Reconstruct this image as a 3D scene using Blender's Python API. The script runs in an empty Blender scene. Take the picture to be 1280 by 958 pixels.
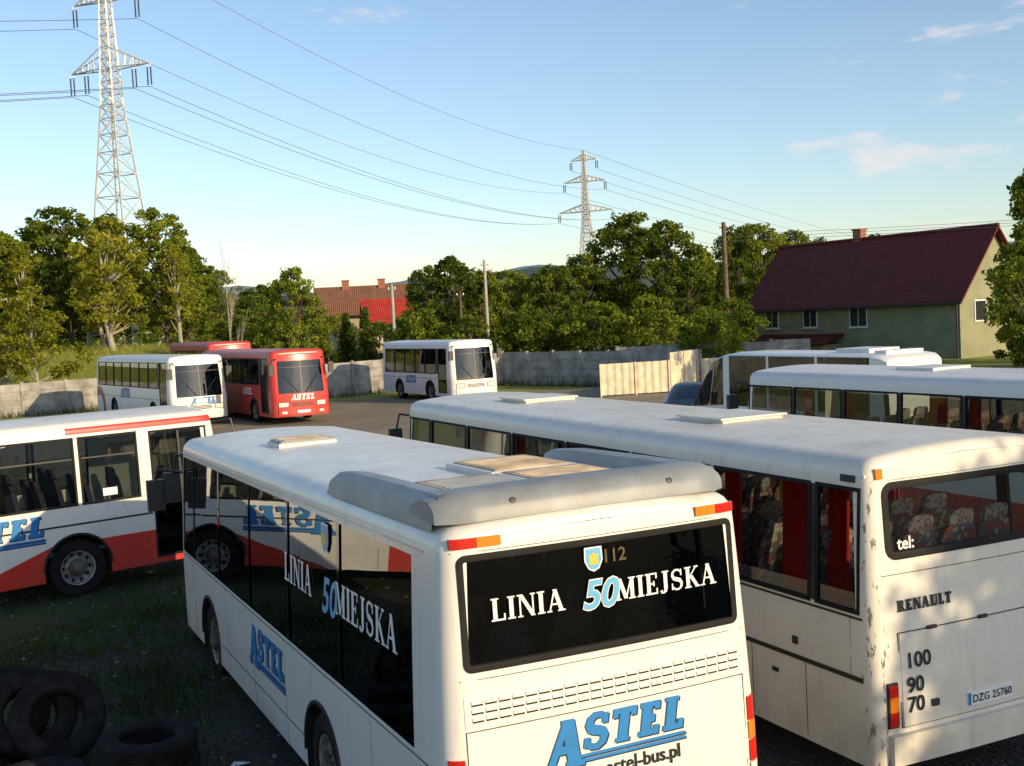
import bpy, math, random
import numpy as np
from mathutils import Vector, Matrix
random.seed(7)
D=bpy.data
SC=bpy.context.scene
COL=SC.collection
rad=math.radians
# ---------------------------------------------------------------- nodes
class NT:
    def __init__(s,tree):
        s.t=tree
    def n(s,typ,**kw):
        nd=s.t.nodes.new(typ)
        for k,v in kw.items(): setattr(nd,k,v)
        return nd
    def put(s,sock,v):
        if v is None: return
        if isinstance(v,bpy.types.NodeSocket): s.t.links.new(v,sock)
        else: sock.default_value=v
    def m(s,op,a,b=None,c=None,clamp=False):
        nd=s.n('ShaderNodeMath',operation=op); nd.use_clamp=clamp
        s.put(nd.inputs[0],a); s.put(nd.inputs[1],b); s.put(nd.inputs[2],c)
        return nd.outputs[0]
    def mix(s,f,a,b,blend='MIX'):
        nd=s.n('ShaderNodeMix',data_type='RGBA',blend_type=blend)
        s.put(nd.inputs[0],f)
        for k,v in ((6,a),(7,b)):
            if isinstance(v,tuple) and len(v)==3: v=(*v,1)
            s.put(nd.inputs[k],v)
        return nd.outputs[2]
    def noise(s,vec,scale,detail=4,rough=.55,dist=0):
        nd=s.n('ShaderNodeTexNoise'); s.put(nd.inputs['Vector'],vec)
        nd.inputs['Scale'].default_value=scale; nd.inputs['Detail'].default_value=detail
        nd.inputs['Roughness'].default_value=rough; nd.inputs['Distortion'].default_value=dist
        return nd.outputs[0]
    def voro(s,vec,scale,out='Distance'):
        nd=s.n('ShaderNodeTexVoronoi'); s.put(nd.inputs['Vector'],vec); nd.inputs['Scale'].default_value=scale
        return nd.outputs[out]
    def ss(s,v,a,b):
        nd=s.n('ShaderNodeMapRange',interpolation_type='SMOOTHSTEP')
        s.put(nd.inputs[0],v); nd.inputs[1].default_value=a; nd.inputs[2].default_value=b
        return nd.outputs[0]
    def scalev(s,vec,sc):
        nd=s.n('ShaderNodeMapping'); s.put(nd.inputs[0],vec); nd.inputs['Scale'].default_value=sc
        return nd.outputs[0]
    def obj(s):
        return s.n('ShaderNodeTexCoord').outputs['Object']
    def xyz(s,vec):
        nd=s.n('ShaderNodeSeparateXYZ'); s.put(nd.inputs[0],vec); return nd.outputs
    def bump(s,h,strength,dist=.01):
        nd=s.n('ShaderNodeBump'); s.put(nd.inputs['Height'],h)
        nd.inputs['Strength'].default_value=strength; nd.inputs['Distance'].default_value=dist
        return nd.outputs[0]
def newmat(name):
    m=D.materials.new(name); m.use_nodes=True
    nt=NT(m.node_tree); b=m.node_tree.nodes['Principled BSDF']
    return m,nt,b
def c4(c): return (c[0],c[1],c[2],1)
def mat(name,col,rough=.5,metal=0,var=.15,scale=3,bump=0,bscale=40,bdist=.01,spec=.5,emis=None):
    m,nt,b=newmat(name)
    v=nt.obj()
    f=nt.noise(v,scale,6,.6)
    f=nt.ss(f,.3,.7)
    c=nt.mix(f,tuple(x*(1-var) for x in col),tuple(min(1,x*(1+var)) for x in col))
    nt.put(b.inputs['Base Color'],c)
    b.inputs['Roughness'].default_value=rough; b.inputs['Metallic'].default_value=metal
    b.inputs['Specular IOR Level'].default_value=spec
    if bump: nt.put(b.inputs['Normal'],nt.bump(nt.noise(v,bscale,5,.6),bump,bdist))
    return m
def fabric(name,base,c1,c2,scale=28):
    m,nt,b=newmat(name); v=nt.obj()
    vc=nt.n('ShaderNodeTexVoronoi'); nt.put(vc.inputs['Vector'],v); vc.inputs['Scale'].default_value=scale
    r,g,_=nt.xyz(vc.outputs['Color'])
    c=nt.mix(nt.m('GREATER_THAN',r,.72),base,c1); c=nt.mix(nt.m('GREATER_THAN',g,.78),c,c2)
    nt.put(b.inputs['Base Color'],c); b.inputs['Roughness'].default_value=.95; b.inputs['Specular IOR Level'].default_value=.2
    return m
def paint(name,livery,rough=.32,dirt=.5,dirtcol=(.17,.14,.10),rust=0):
    """vehicle paint: livery(nt,x,y,z)->colour; road dirt from noise and height in object space"""
    m,nt,b=newmat(name)
    v=nt.obj(); x,y,z=nt.xyz(v)
    col=livery(nt,x,y,z)
    if isinstance(col,tuple): col=nt.mix(0.0,col,col)
    n1=nt.noise(nt.scalev(v,(7,7,.8)),1.6,6,.65)
    n2=nt.noise(v,1.1,6,.6)
    streak=nt.m('MULTIPLY',nt.ss(n1,.5,.8),.4*dirt)
    low=nt.m('SUBTRACT',1.0,nt.ss(z,.3,1.5))
    low=nt.m('MULTIPLY',low,nt.m('MULTIPLY',nt.ss(n2,.2,.8),.85*dirt))
    blot=nt.m('MULTIPLY',nt.ss(n2,.45,.75),.2*dirt)
    f=nt.m('ADD',nt.m('ADD',streak,low),blot,clamp=True)
    top=nt.ss(z,2.85,3.0)
    n3=nt.noise(v,2.3,8,.7)
    f=nt.m('ADD',f,nt.m('MULTIPLY',top,nt.m('ADD',.08,nt.m('MULTIPLY',nt.ss(n3,.35,.8),.5*dirt))),clamp=True)
    cc=nt.mix(f,col,dirtcol)
    if rust:
        n4=nt.noise(nt.scalev(v,(9,9,2.6)),1.9,8,.7)
        edge=nt.m('MULTIPLY',nt.m('SUBTRACT',1.0,nt.ss(x,.05,.3)),nt.ss(nt.m('ABSOLUTE',y),.95,1.2))
        rf=nt.m('MULTIPLY',nt.ss(nt.m('ADD',n4,nt.m('MULTIPLY',edge,.13)),.675,.70),rust)
        cc=nt.mix(rf,cc,(.07,.045,.03))
    nt.put(b.inputs['Base Color'],cc)
    nt.put(b.inputs['Roughness'],nt.m('ADD',rough,nt.m('MULTIPLY',f,.5),clamp=True))
    nt.put(b.inputs['Normal'],nt.bump(nt.noise(v,1.7,2,.5),.12,.02))
    b.inputs['Coat Weight'].default_value=.15; b.inputs['Coat Roughness'].default_value=.2
    return m
def glass(name,tint,base=.05,rough=.01):
    m=D.materials.new(name); m.use_nodes=True; t=m.node_tree; t.nodes.clear(); nt=NT(t)
    out=nt.n('ShaderNodeOutputMaterial'); mx=nt.n('ShaderNodeMixShader')
    tr=nt.n('ShaderNodeBsdfTransparent'); gl=nt.n('ShaderNodeBsdfGlossy')
    tr.inputs[0].default_value=c4(tint); gl.inputs['Roughness'].default_value=rough
    gl.inputs[0].default_value=(.9,.95,1,1)
    lw=nt.n('ShaderNodeLayerWeight'); lw.inputs[0].default_value=.5
    f=nt.m('ADD',base,nt.m('MULTIPLY',nt.m('POWER',lw.outputs['Facing'],4.0),.8),clamp=True)
    nt.put(gl.inputs['Normal'],nt.bump(nt.noise(nt.obj(),1.3,2,.5),.05,.02))
    nt.put(mx.inputs[0],f); t.links.new(tr.outputs[0],mx.inputs[1]); t.links.new(gl.outputs[0],mx.inputs[2])
    t.links.new(mx.outputs[0],out.inputs[0])
    return m
# ---------------------------------------------------------------- mesh builder
class MB:
    def __init__(s): s.v=[]; s.f=[]; s.fm=[]; s.mats=[]
    def mi(s,m):
        if m not in s.mats: s.mats.append(m)
        return s.mats.index(m)
    def poly(s,pts,m):
        k=len(s.v); s.v.extend([tuple(p) for p in pts]); s.f.append(tuple(range(k,k+len(pts)))); s.fm.append(s.mi(m))
    def grid(s,rows,m):
        k=len(s.v); R=len(rows); C=len(rows[0])
        for r in rows: s.v.extend([tuple(p) for p in r])
        for i in range(R-1):
            for j in range(C-1):
                mm=m(i,j) if callable(m) else m
                if mm is None: continue
                s.f.append((k+i*C+j,k+i*C+j+1,k+(i+1)*C+j+1,k+(i+1)*C+j)); s.fm.append(s.mi(mm))
    def hexa(s,p,m):
        k=len(s.v); s.v.extend([tuple(q) for q in p])
        for f in ((0,3,2,1),(4,5,6,7),(0,1,5,4),(1,2,6,5),(2,3,7,6),(3,0,4,7)):
            s.f.append(tuple(k+i for i in f)); s.fm.append(s.mi(m))
    def box(s,a,b,m,M=None):
        x0,y0,z0=a; x1,y1,z1=b
        p=[Vector(q) for q in ((x0,y0,z0),(x1,y0,z0),(x1,y1,z0),(x0,y1,z0),(x0,y0,z1),(x1,y0,z1),(x1,y1,z1),(x0,y1,z1))]
        if M is not None: p=[M@q for q in p]
        s.hexa(p,m)
    def tube(s,pts,rs,m,seg=6,cap=True):
        pts=[Vector(p) for p in pts]
        if not isinstance(rs,(list,tuple)): rs=[rs]*len(pts)
        rows=[]
        for i,p in enumerate(pts):
            d=(pts[min(i+1,len(pts)-1)]-pts[max(i-1,0)])
            if d.length<1e-9: d=Vector((0,0,1))
            d.normalize()
            u=d.cross(Vector((0,0,1)))
            if u.length<.05: u=d.cross(Vector((1,0,0)))
            u.normalize(); w=d.cross(u)
            rows.append([p+(u*math.cos(2*math.pi*k/seg)+w*math.sin(2*math.pi*k/seg))*rs[i] for k in range(seg+1)])
        s.grid(rows,m)
        if cap:
            s.poly(rows[0][:-1],m); s.poly(rows[-1][:-1][::-1],m)
    def lathe(s,prof,c,axis,m,seg=32,mf=None):
        c=Vector(c); ax=Vector(axis).normalized()
        u=ax.cross(Vector((0,0,1)))
        if u.length<.1: u=ax.cross(Vector((1,0,0)))
        u.normalize(); w=ax.cross(u)
        rows=[]
        for r,a in prof:
            rows.append([c+ax*a+(u*math.cos(2*math.pi*k/seg)+w*math.sin(2*math.pi*k/seg))*r for k in range(seg+1)])
        s.grid(rows,(lambda i,j:mf(i)) if mf else m)
    def extrude(s,pts,vec,m):
        pts=[Vector(p) for p in pts]; vec=Vector(vec); q=[p+vec for p in pts]
        s.poly(pts[::-1],m); s.poly(q,m)
        n=len(pts)
        for i in range(n): s.poly([pts[i],pts[(i+1)%n],q[(i+1)%n],q[i]],m)
    def build(s,name,parent=None,smooth=40,weld=True):
        me=D.meshes.new(name); me.from_pydata(s.v,[],s.f)
        for mm in s.mats: me.materials.append(mm)
        me.polygons.foreach_set('material_index',s.fm)
        me.update()
        if smooth:
            import bmesh
            bm=bmesh.new(); bm.from_mesh(me)
            if weld: bmesh.ops.remove_doubles(bm,verts=bm.verts,dist=.0004)
            bmesh.ops.recalc_face_normals(bm,faces=bm.faces)
            ca=rad(smooth)
            for e in bm.edges:
                if len(e.link_faces)==2 and e.calc_face_angle(3)<ca: e.smooth=True
                else: e.smooth=False
            for f in bm.faces: f.smooth=True
            bm.to_mesh(me); bm.free()
        ob=D.objects.new(name,me); COL.objects.link(ob)
        if parent: ob.parent=parent
        return ob
def empty(name,loc,rz=0):
    e=D.objects.new(name,None); COL.objects.link(e); e.location=loc; e.rotation_euler=(0,0,rz); e.empty_display_size=.5
    return e
def sst(v,a,b):
    t=max(0,min(1,(v-a)/(b-a))); return t*t*(3-2*t)
def gz(x,y):
    return .4*sst(y,22,44)+2.9*sst(y,61,92)*sst(-x,13,28)
# ---------------------------------------------------------------- common materials
M_rub=mat('rubber_trim',(.012,.012,.013),.7,var=.3,spec=.25)
M_tyre=mat('tyre_rubber',(.014,.013,.013),.9,var=.5,scale=6,bump=.4,bscale=60,spec=.2)
M_blk=mat('black_plastic',(.02,.021,.024),.45)
M_gblk=mat('black_glass_trim',(.008,.008,.010),.06)
M_seam=mat('panel_seam',(.10,.09,.075),.8,var=.3,spec=.2)
M_dark=mat('dark_void',(.008,.008,.009),.9)
M_rim=mat('wheel_steel',(.30,.29,.27),.5,.3,var=.4,scale=9)
M_hub=mat('wheel_hub',(.12,.10,.08),.6,.2,var=.4,scale=9)
M_floor=mat('bus_floor',(.07,.07,.075),.8)
M_seat=mat('seat_fabric',(.10,.06,.07),.9,var=.7,scale=30)
M_seatr=fabric('seat_fabric_patterned',(.17,.15,.16),(.42,.10,.06),(.45,.38,.30),22)
M_seatd=mat('seat_fabric_dark',(.05,.05,.07),.9,var=.5,scale=24)
M_headr=fabric('seat_headrest',(.46,.41,.34),(.36,.14,.10),(.25,.26,.32),34)
M_curt=mat('red_curtain',(.62,.02,.012),.85,var=.15)
M_red=mat('lamp_red',(.55,.02,.012),.2,var=.1)
M_org=mat('lamp_orange',(.75,.22,.02),.2,var=.1)
M_lens=mat('lamp_clear',(.7,.7,.68),.1,var=.1)
M_alu=mat('aluminium_trim',(.5,.5,.5),.35,.8)
M_blue=mat('sign_blue',(.02,.20,.52),.4,var=.08)
M_lblue=mat('sign_light_blue',(.12,.42,.70),.4,var=.05)
M_navy=mat('sign_navy',(.01,.02,.06),.4,var=.05)
M_wht=mat('sign_white',(.82,.82,.80),.4,var=.03)
M_blkt=mat('sign_black',(.012,.012,.014),.4)
M_yel=mat('sign_yellow',(.75,.5,.05),.4,var=.1)
M_greypod=mat('pod_grey',(.24,.265,.28),.45,var=.2,scale=2)
M_tan=mat('roof_panel_tan',(.50,.40,.27),.7,var=.35,scale=3)
G_black=glass('glass_black',(.018,.02,.022),.07)
G_rear=glass('glass_rear_tint',(.16,.17,.18),.05)
G_tint=glass('glass_tinted',(.46,.50,.49),.06)
G_dark=glass('glass_smoked',(.16,.18,.19),.06)
G_clear=glass('glass_clear',(.84,.85,.82),.04)
# ---------------------------------------------------------------- stroke serif font
def glyphs(T=.2,t=.075,s=.065,e=.085):
    def V(x,a=0,b=1,w=T): return [(x-w/2,a),(x+w/2,a),(x+w/2,b),(x-w/2,b)]
    def H(y,a,b,w=t): return [(a,y),(b,y),(b,y+w),(a,y+w)]
    def Dg(x0,y0,x1,y1,w): return [(x0-w/2,y0),(x0+w/2,y0),(x1+w/2,y1),(x1-w/2,y1)]
    def SF(x,w,top): return H(1-s if top else 0,x-w/2-e,x+w/2+e,s)
    def strip(pts,ws):
        out=[]
        n=[]
        for i,(x,y) in enumerate(pts):
            a=pts[max(i-1,0)]; b=pts[min(i+1,len(pts)-1)]
            dx,dy=b[0]-a[0],b[1]-a[1]; l=math.hypot(dx,dy) or 1
            n.append((-dy/l,dx/l))
        for i in range(len(pts)-1):
            p,q=pts[i],pts[i+1]
            out.append([(p[0]-n[i][0]*ws[i]/2,p[1]-n[i][1]*ws[i]/2),(q[0]-n[i+1][0]*ws[i+1]/2,q[1]-n[i+1][1]*ws[i+1]/2),
                        (q[0]+n[i+1][0]*ws[i+1]/2,q[1]+n[i+1][1]*ws[i+1]/2),(p[0]+n[i][0]*ws[i]/2,p[1]+n[i][1]*ws[i]/2)])
        return out
    G={}
    x=.1+T/2
    G['I']=(.2+T,[V(x),SF(x,T,0),SF(x,T,1)])
    G['L']=(.72,[V(x),SF(x,T,1),H(0,x-T/2-e,.68,t),V(.68-t/2,0,.3,t)])
    G['T']=(.82,[V(.41),SF(.41,T,0),H(1-t,.04,.78,t),V(.04+t/2,.72,1,t),V(.78-t/2,.72,1,t)])
    G['E']=(.74,[V(x),H(0,x-T/2-e,.68,t),H(1-t,x-T/2-e,.66,t),H(.5-t/2,x,.52,t),V(.68-t/2,0,.28,t),V(.66-t/2,.74,1,t),V(.52-t/2,.38,.62,t)])
    G['N']=(.92,[V(.16,0,1,t),SF(.16,t,0),H(1-s,.02,.3,s),Dg(.78,0,.2,1,T),V(.78,0,1,t),SF(.78,t,1)])
    G['A']=(.90,[Dg(.14,0,.43,1,t),Dg(.74,0,.43,1,T),SF(.14,t,0),SF(.74,T,0),H(.3,.22,.66,t)])
    G['M']=(1.08,[V(.16,0,1,t),SF(.16,t,0),H(1-s,.02,.3,s),Dg(.54,.05,.22,1,T),Dg(.54,.05,.86,1,t),V(.88,0,1,T),SF(.88,T,0),SF(.88,T,1)])
    G['K']=(.86,[V(x),SF(x,T,0),SF(x,T,1),Dg(x,.4,.70,1,t),Dg(.74,0,.36,.58,T),SF(.74,T*.6,0),SF(.68,t,1)])
    G['J']=(.56,[V(.34,.2,1),SF(.34,T,1)]+strip([(.34,.25),(.32,.08),(.22,0.0),(.1,.02),(.08,.12)],[T,T*.8,t*1.3,t*1.4,t*2]))
    G['R']=(.88,[V(x),SF(x,T,0),SF(x,T,1),H(1-t,x,.55,t),H(.46,x,.55,t),V(.60,.5,.96,T*.8),Dg(.74,0,.48,.48,T),SF(.76,T*.6,0)])
    G['U']=(.86,[V(x,.12,1),SF(x,T,1),V(.72,.1,1,t),SF(.72,t,1),H(0,x,.68,t*1.4),Dg(.30,0,x,.16,T),Dg(.62,0,.72,.16,t)])
    pts=[];ws=[]
    for k in range(13):
        u=k/12
        if u<=.5:
            a=rad(30+240*min(1,u*2)); pts.append((.36+.25*math.cos(a),.74+.23*math.sin(a)))
        else:
            a=rad(90-240*((u-.5)*2)); pts.append((.36+.27*math.cos(a),.27+.24*math.sin(a)))
        ws.append(t*1.1+(T*.95-t)*math.exp(-((u-.5)/.22)**2))
    G['S']=(.74,strip(pts,ws)+[V(.60,.68,.98,t),V(.10,.04,.34,t)])
    return G
G_SER=glyphs(); G_SLAB=glyphs(T=.30,t=.17,s=.13,e=.07)
def draw_text(mb,txt,O,ux,uy,n,h,m,G=G_SER,shear=0,gap=.06,off=0.0,sx=1.0):
    cx=0; k=0
    for i,ch in enumerate(txt):
        if ch==' ': cx+=.35*h; continue
        w,ps=G[ch]
        for p in ps:
            k+=1
            o=off+.00025*(k%7)
            q=[O+ux*(cx+(a*sx+b*shear)*h)+uy*(b*h)+n*o for a,b in p]
            mb.poly(q,m)
        cx+=(w*sx+gap)*h
    return cx
def font_text(name,txt,parent,O,ux,uy,size,m,shear=0,bold=0,ext=0,align='LEFT'):
    cu=D.curves.new(name,'FONT'); cu.body=txt; cu.size=size; cu.shear=shear; cu.offset=bold; cu.extrude=ext; cu.align_x=align
    cu.resolution_u=3
    cu.materials.append(m)
    ob=D.objects.new(name,cu); COL.objects.link(ob); ob.parent=parent
    ux=Vector(ux).normalized(); uy=Vector(uy); uy=(uy-ux*uy.dot(ux)).normalized(); n=ux.cross(uy)
    M=Matrix((ux,uy,n)).transposed().to_4x4(); M.translation=Vector(O)
    ob.matrix_local=M
    return ob
# ---------------------------------------------------------------- bus
class Bus:
    def __init__(s,name,loc,heading,L,W,H,P,zlev=(),belt=1.5,wtop=2.75,winL=(),winR=(),rear=None,front=None,axles=(2.4,),
                 gl=G_dark,glr=None,glf=None,leanR=.03,leanF=.12,re=.16,rf=.25,bulgeR=.06,bulgeF=.12,band=None,bandm=None,frame=True,
                 floor=.95,seats=True,seatm=M_seat,z0=.33,rimm=M_rim,roofR=.2,seatx=None):
        s.name=name; s.L=L;s.W=W;s.H=H;s.P=P;s.z0=z0;s.re=re;s.rf=rf
        s.e=empty(name,(loc[0],loc[1],loc[2]),heading)
        s.leanR=leanR;s.leanF=leanF;s.bR=bulgeR;s.bF=bulgeF
        ar=.56; zc=.5; a=ar+.06
        s.zt=H-.05-roofR*.85; s.R=roofR
        lv={z0,.6,zc+a,1.3,belt,wtop,s.zt,(belt+wtop)/2}
        lv|=set(zlev)
        for w in (rear,front):
            if w: lv|={w[2],w[3]}
        for w in list(winL)+list(winR): lv|={w[2],w[3]}
        lv=sorted(z for z in lv if z<=s.zt)
        half=[(s.hy(z),z) for z in lv]
        yc=s.hy(s.zt)-roofR
        for k in range(1,7):
            an=math.pi/2*k/6; half.append((yc+roofR*math.cos(an),s.zt+roofR*.85*math.sin(an)))
        zt=s.zt+roofR*.85
        half.append((yc*.6,zt+.035)); half.append((yc*.2,zt+.05))
        s.prof=half+[(-y,z) for y,z in half[::-1]]
        n=len(s.prof); nh=len(half)
        st={}
        for k in range(7):
            t=math.pi/2*k/6
            st[round(re*(1-math.cos(t)),4)]=re*(1-math.sin(t))
            st[round(L-rf*(1-math.cos(t)),4)]=rf*(1-math.sin(t))
        xs={1.0,L/2,L-1.0}
        for w in list(winL)+list(winR): xs|={w[0],w[1]}
        for xa in axles: xs|={xa-a,xa+a}
        for x in xs:
            x=round(x,4)
            if x>re and x<L-rf and x not in st: st[x]=0
        X=sorted(st)
        mb=MB(); gm=MB()
        bandm=bandm or M_blk
        def inr(v,a_,b_): return a_<v<b_
        rows=[[s.pt(i,x,st[x]) for i in range(n)] for x in X]
        def fm(j,i):
            xm=(X[j]+X[j+1])/2; y=(s.prof[i][0]+s.prof[i+1][0])/2; z=(s.prof[i][1]+s.prof[i+1][1])/2
            if i==nh-1: return P
            if abs(y)>s.W/2-.35:
                for xa in axles:
                    if inr(xm,xa-a,xa+a) and z<zc+a: return None
                for w in (winL if y>0 else winR):
                    if inr(xm,w[0],w[1]) and inr(z,w[2],w[3]):
                        g=gl if len(w)<5 else w[4]
                        if g is not None:
                            q=[Vector(rows[jj][ii]) for jj,ii in ((j,i),(j,i+1),(j+1,i+1),(j+1,i))]
                            sg=-1 if y>0 else 1
                            gm.poly([p+Vector((0,sg*.012,0)) for p in q],g)
                        return None
                if band and inr(z,band[0],band[1]) and inr(xm,band[2],band[3]): return bandm
            return P
        mb.grid(rows,fm)
        for end,win,g in (('R',rear,glr or gl),('F',front,glf or gl)):
            ins=re if end=='R' else rf
            ys=[-1+2*k/12 for k in range(13)]
            hw_=s.W/2
            if win:
                hw_=s.hy((win[2]+win[3])/2)*(1-ins/(s.W/2))
                a_,b_=max(-.985,win[0]/hw_),min(.985,win[1]/hw_)
                ys=[y for y in ys if abs(y-a_)>.06 and abs(y-b_)>.06 or abs(y)==1]+[a_,b_]
                ys.sort()
            x0=0 if end=='R' else L
            crow=[]
            for i in range(nh):
                p=Vector(s.pt(i,x0,ins)); crow.append([s.capx(end,f,p,y0=p.y) for f in ys])
            def cf(i,j):
                z=(s.prof[i][1]+s.prof[i+1][1])/2; y=(ys[j]+ys[j+1])/2
                if win and inr(z,win[2],win[3]) and inr(y,a_,b_):
                    dx=.015 if end=='R' else -.015
                    gm.poly([p+Vector((dx,0,0)) for p in (crow[i][j],crow[i][j+1],crow[i+1][j+1],crow[i+1][j])],g)
                    return None
                return P
            mb.grid(crow,cf)
        for sg in (1,-1):
            Y=sg*W/2
            for xa in axles:
                angs=sorted(set([math.pi*k/24 for k in range(25)]+[math.pi/4,3*math.pi/4]))
                A=[];B=[]
                A.append((xa+ar,z0));B.append((xa+a,z0))
                for t in angs:
                    ct,sn=math.cos(t),math.sin(t); q=a/max(abs(ct),abs(sn))
                    A.append((xa+ar*ct,zc+ar*sn)); B.append((xa+q*ct,zc+q*sn))
                A.append((xa-ar,z0));B.append((xa-a,z0))
                mb.grid([[(p[0],Y,p[1]) for p in A],[(p[0],Y,p[1]) for p in B]],P)
                mb.grid([[(p[0],Y,p[1]) for p in A],[(p[0],Y-sg*.5,p[1]) for p in A]],M_dark)
                mb.poly([(xa-ar,Y-sg*.5,z0)]+[(p[0],Y-sg*.5,p[1]) for p in A[::-1]],M_dark)
                mb.grid([[(xa+(ar+dr)*math.cos(t),Y+sg*dy,zc+(ar+dr)*math.sin(t)) for t in angs] for dr,dy in ((-.005,.0),(-.005,.018),(.03,.018),(.03,.001))],M_blk)
                r=.49; wc=(xa,Y-sg*.17,.49)
                ax=(0,sg,0)
                mb.lathe([(r*.55,-.13),(r*.9,-.14),(r*.985,-.11),(r,-.06),(r,-.03),(r*.97,-.03),(r*.97,-.015),(r,-.015),(r,.02),(r*.97,.02),(r*.97,.035),(r,.035),(r,.07),(r*.985,.11),(r*.93,.14),(r*.66,.145),(r*.6,.12)],wc,ax,M_tyre,36)
                mb.lathe([(r*.6,.13),(r*.56,.12),(r*.54,.05),(r*.42,.0),(r*.36,.03),(r*.3,.05),(r*.28,.10),(r*.22,.12),(r*.2,.17),(r*.08,.19),(0.001,.19)],wc,ax,rimm,30,
                         mf=lambda i:rimm if i<5 else M_hub)
                for k in range(10):
                    t=2*math.pi*k/10
                    c=(xa+r*.47*math.cos(t),Y-sg*.17+sg*.042,.49+r*.47*math.sin(t))
                    mb.lathe([(.034,0),(.001,.001)],c,ax,M_dark,10)
                    c=(xa+r*.25*math.cos(t),Y-sg*.17+sg*.11,.49+r*.25*math.sin(t))
                    mb.lathe([(.016,0),(.016,.03),(.001,.03)],c,ax,M_hub,6)
        mb.box((.1,-W/2+.15,z0+.02),(L-.2,W/2-.15,z0+.06),M_dark)
        s.body=mb.build('body',s.e,32)
        gm.build('glazing',s.e,20)
        fr=MB()
        if frame:
            for sg,ws in ((1,winL),(-1,winR)):
                for w in ws: s.side_frame(fr,sg,*w[:4],.035,.008)
        it=MB()
        it.box((.15,-W/2+.07,floor-.06),(L-.15,W/2-.07,floor),M_floor)
        if seats:
            x=.75 if seatx is None else seatx
            k=0
            while x<L-2.2:
                for y in (-.98,-.52,.52,.98):
                    s.seat(it,x,y,floor,seatm)
                if k==0:
                    s.seat(it,x,0,floor,seatm)
                x+=.78;k+=1
            s.seat(it,L-1.3,.65,floor-.1,M_seatd)
            it.lathe([(.22,0),(.235,.012),(.25,0)],(L-.75,.65,floor+.75),(-.6,0,.8),M_blk,20)
            it.box((L-.6,-W/2+.3,floor),(L-.35,W/2-.3,floor+.55),M_blk)
            for x in (2.3,4.6,6.9):
                if x<L-2: 
                    for y in (-.35,.35): it.tube([(x,y,floor),(x,y,H-.12)],.018,M_yel,6)
        it.build('interior',s.e,40)
        s.fr=fr
    def hy(s,z):
        return s.W/2-.075*max(0,(z-1.3)/(s.zt-1.3))**1.3
    def pt(s,i,x,ins):
        y,z=s.prof[i]
        q=min(1.4,max(0,(z-s.zt+.15)/(s.H-s.zt+.15)))
        y2=y*(1-ins/(s.W/2)); z2=z-ins*.75*q*q
        x2=x
        if x<.8: x2+=s.leanR*max(0,z-1.0)*(1-x/.8)
        if x>s.L-.8: x2-=s.leanF*max(0,z-1.2)*(1-(s.L-x)/.8)
        return (x2,y2,z2)
    def capx(s,end,f,p,y0):
        d=(1-f*f)
        return Vector((p.x+(-s.bR if end=='R' else s.bF)*d,f*abs(y0),p.z))
    def rp(s,y,z,off=0,end='R'):
        ins=s.re if end=='R' else s.rf
        hw=s.hy(z)*(1-ins/(s.W/2)); f=y/hw; ex=max(0,abs(y)-hw); f=max(-1,min(1,f))
        cx=0
        if ex>0: cx=ins-math.sqrt(max(0,ins*ins-min(ex,ins)**2))
        if end=='R': return Vector((s.leanR*max(0,z-1)-s.bR*(1-f*f)-off+cx,y,z))
        return Vector((s.L-s.leanF*max(0,z-1.2)+s.bF*(1-f*f)+off-cx,y,z))
    def sp(s,sg,x,z,off=0):
        return Vector((x,sg*(s.hy(z)+off),z))
    def cpatch(s,mb,y0,y1,z0,z1,off,m,end='R',N=8,base=-.01):
        ys=[y0+(y1-y0)*k/N for k in range(N+1)]
        F=[[s.rp(y,z,off,end) for y in ys] for z in (z0,z1)]
        B=[[s.rp(y,z,base,end) for y in ys] for z in (z0,z1)]
        mb.grid(F,m); mb.grid([B[0],F[0]],m); mb.grid([F[1],B[1]],m)
        mb.poly([F[0][0],F[1][0],B[1][0],B[0][0]],m); mb.poly([F[0][-1],F[1][-1],B[1][-1],B[0][-1]],m)
    def spatch(s,mb,sg,x0,x1,z0,z1,off,m,base=-.005):
        p=[s.sp(sg,x0,z0,off),s.sp(sg,x1,z0,off),s.sp(sg,x1,z1,off),s.sp(sg,x0,z1,off)]
        q=[s.sp(sg,x0,z0,base),s.sp(sg,x1,z0,base),s.sp(sg,x1,z1,base),s.sp(sg,x0,z1,base)]
        mb.hexa(q+p,m)
    def side_frame(s,mb,sg,x0,x1,z0,z1,w,off):
        s.spatch(mb,sg,x0-w*.5,x1+w*.5,z0-w*.5,z0+w*.5,off,M_rub,base=-.03)
        s.spatch(mb,sg,x0-w*.5,x1+w*.5,z1-w*.5,z1+w*.5,off,M_rub,base=-.03)
        zm=(z0+z1)/2
        for xx in (x0,x1):
            s.spatch(mb,sg,xx-w*.5,xx+w*.5,z0+w*.5,zm,off-.001,M_rub,base=-.03)
            s.spatch(mb,sg,xx-w*.5,xx+w*.5,zm,z1-w*.5,off-.001,M_rub,base=-.03)
    def ring(s,mb,y0,y1,z0,z1,r,w,off,m,end='R'):
        pts=[]
        for cx,cz,a0 in ((y1-r,z1-r,0),(y0+r,z1-r,90),(y0+r,z0+r,180),(y1-r,z0+r,270)):
            for k in range(7):
                a=rad(a0+90*k/6); pts.append((cx,cz,math.cos(a),math.sin(a)))
        full=[]
        n=len(pts)
        for i in range(n):
            full.append(pts[i]); a=pts[i]; b=pts[(i+1)%n]
            pa=(a[0]+r*a[2],a[1]+r*a[3]); pb=(b[0]+r*b[2],b[1]+r*b[3])
            if abs(pa[0]-pb[0])>.4:
                for k in range(1,10):
                    t=k/10; full.append((a[0]+(b[0]-a[0])*t,a[1]+(b[1]-a[1])*t,a[2]+(b[2]-a[2])*t,a[3]+(b[3]-a[3])*t))
        full.append(full[0])
        rows=[]
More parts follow.
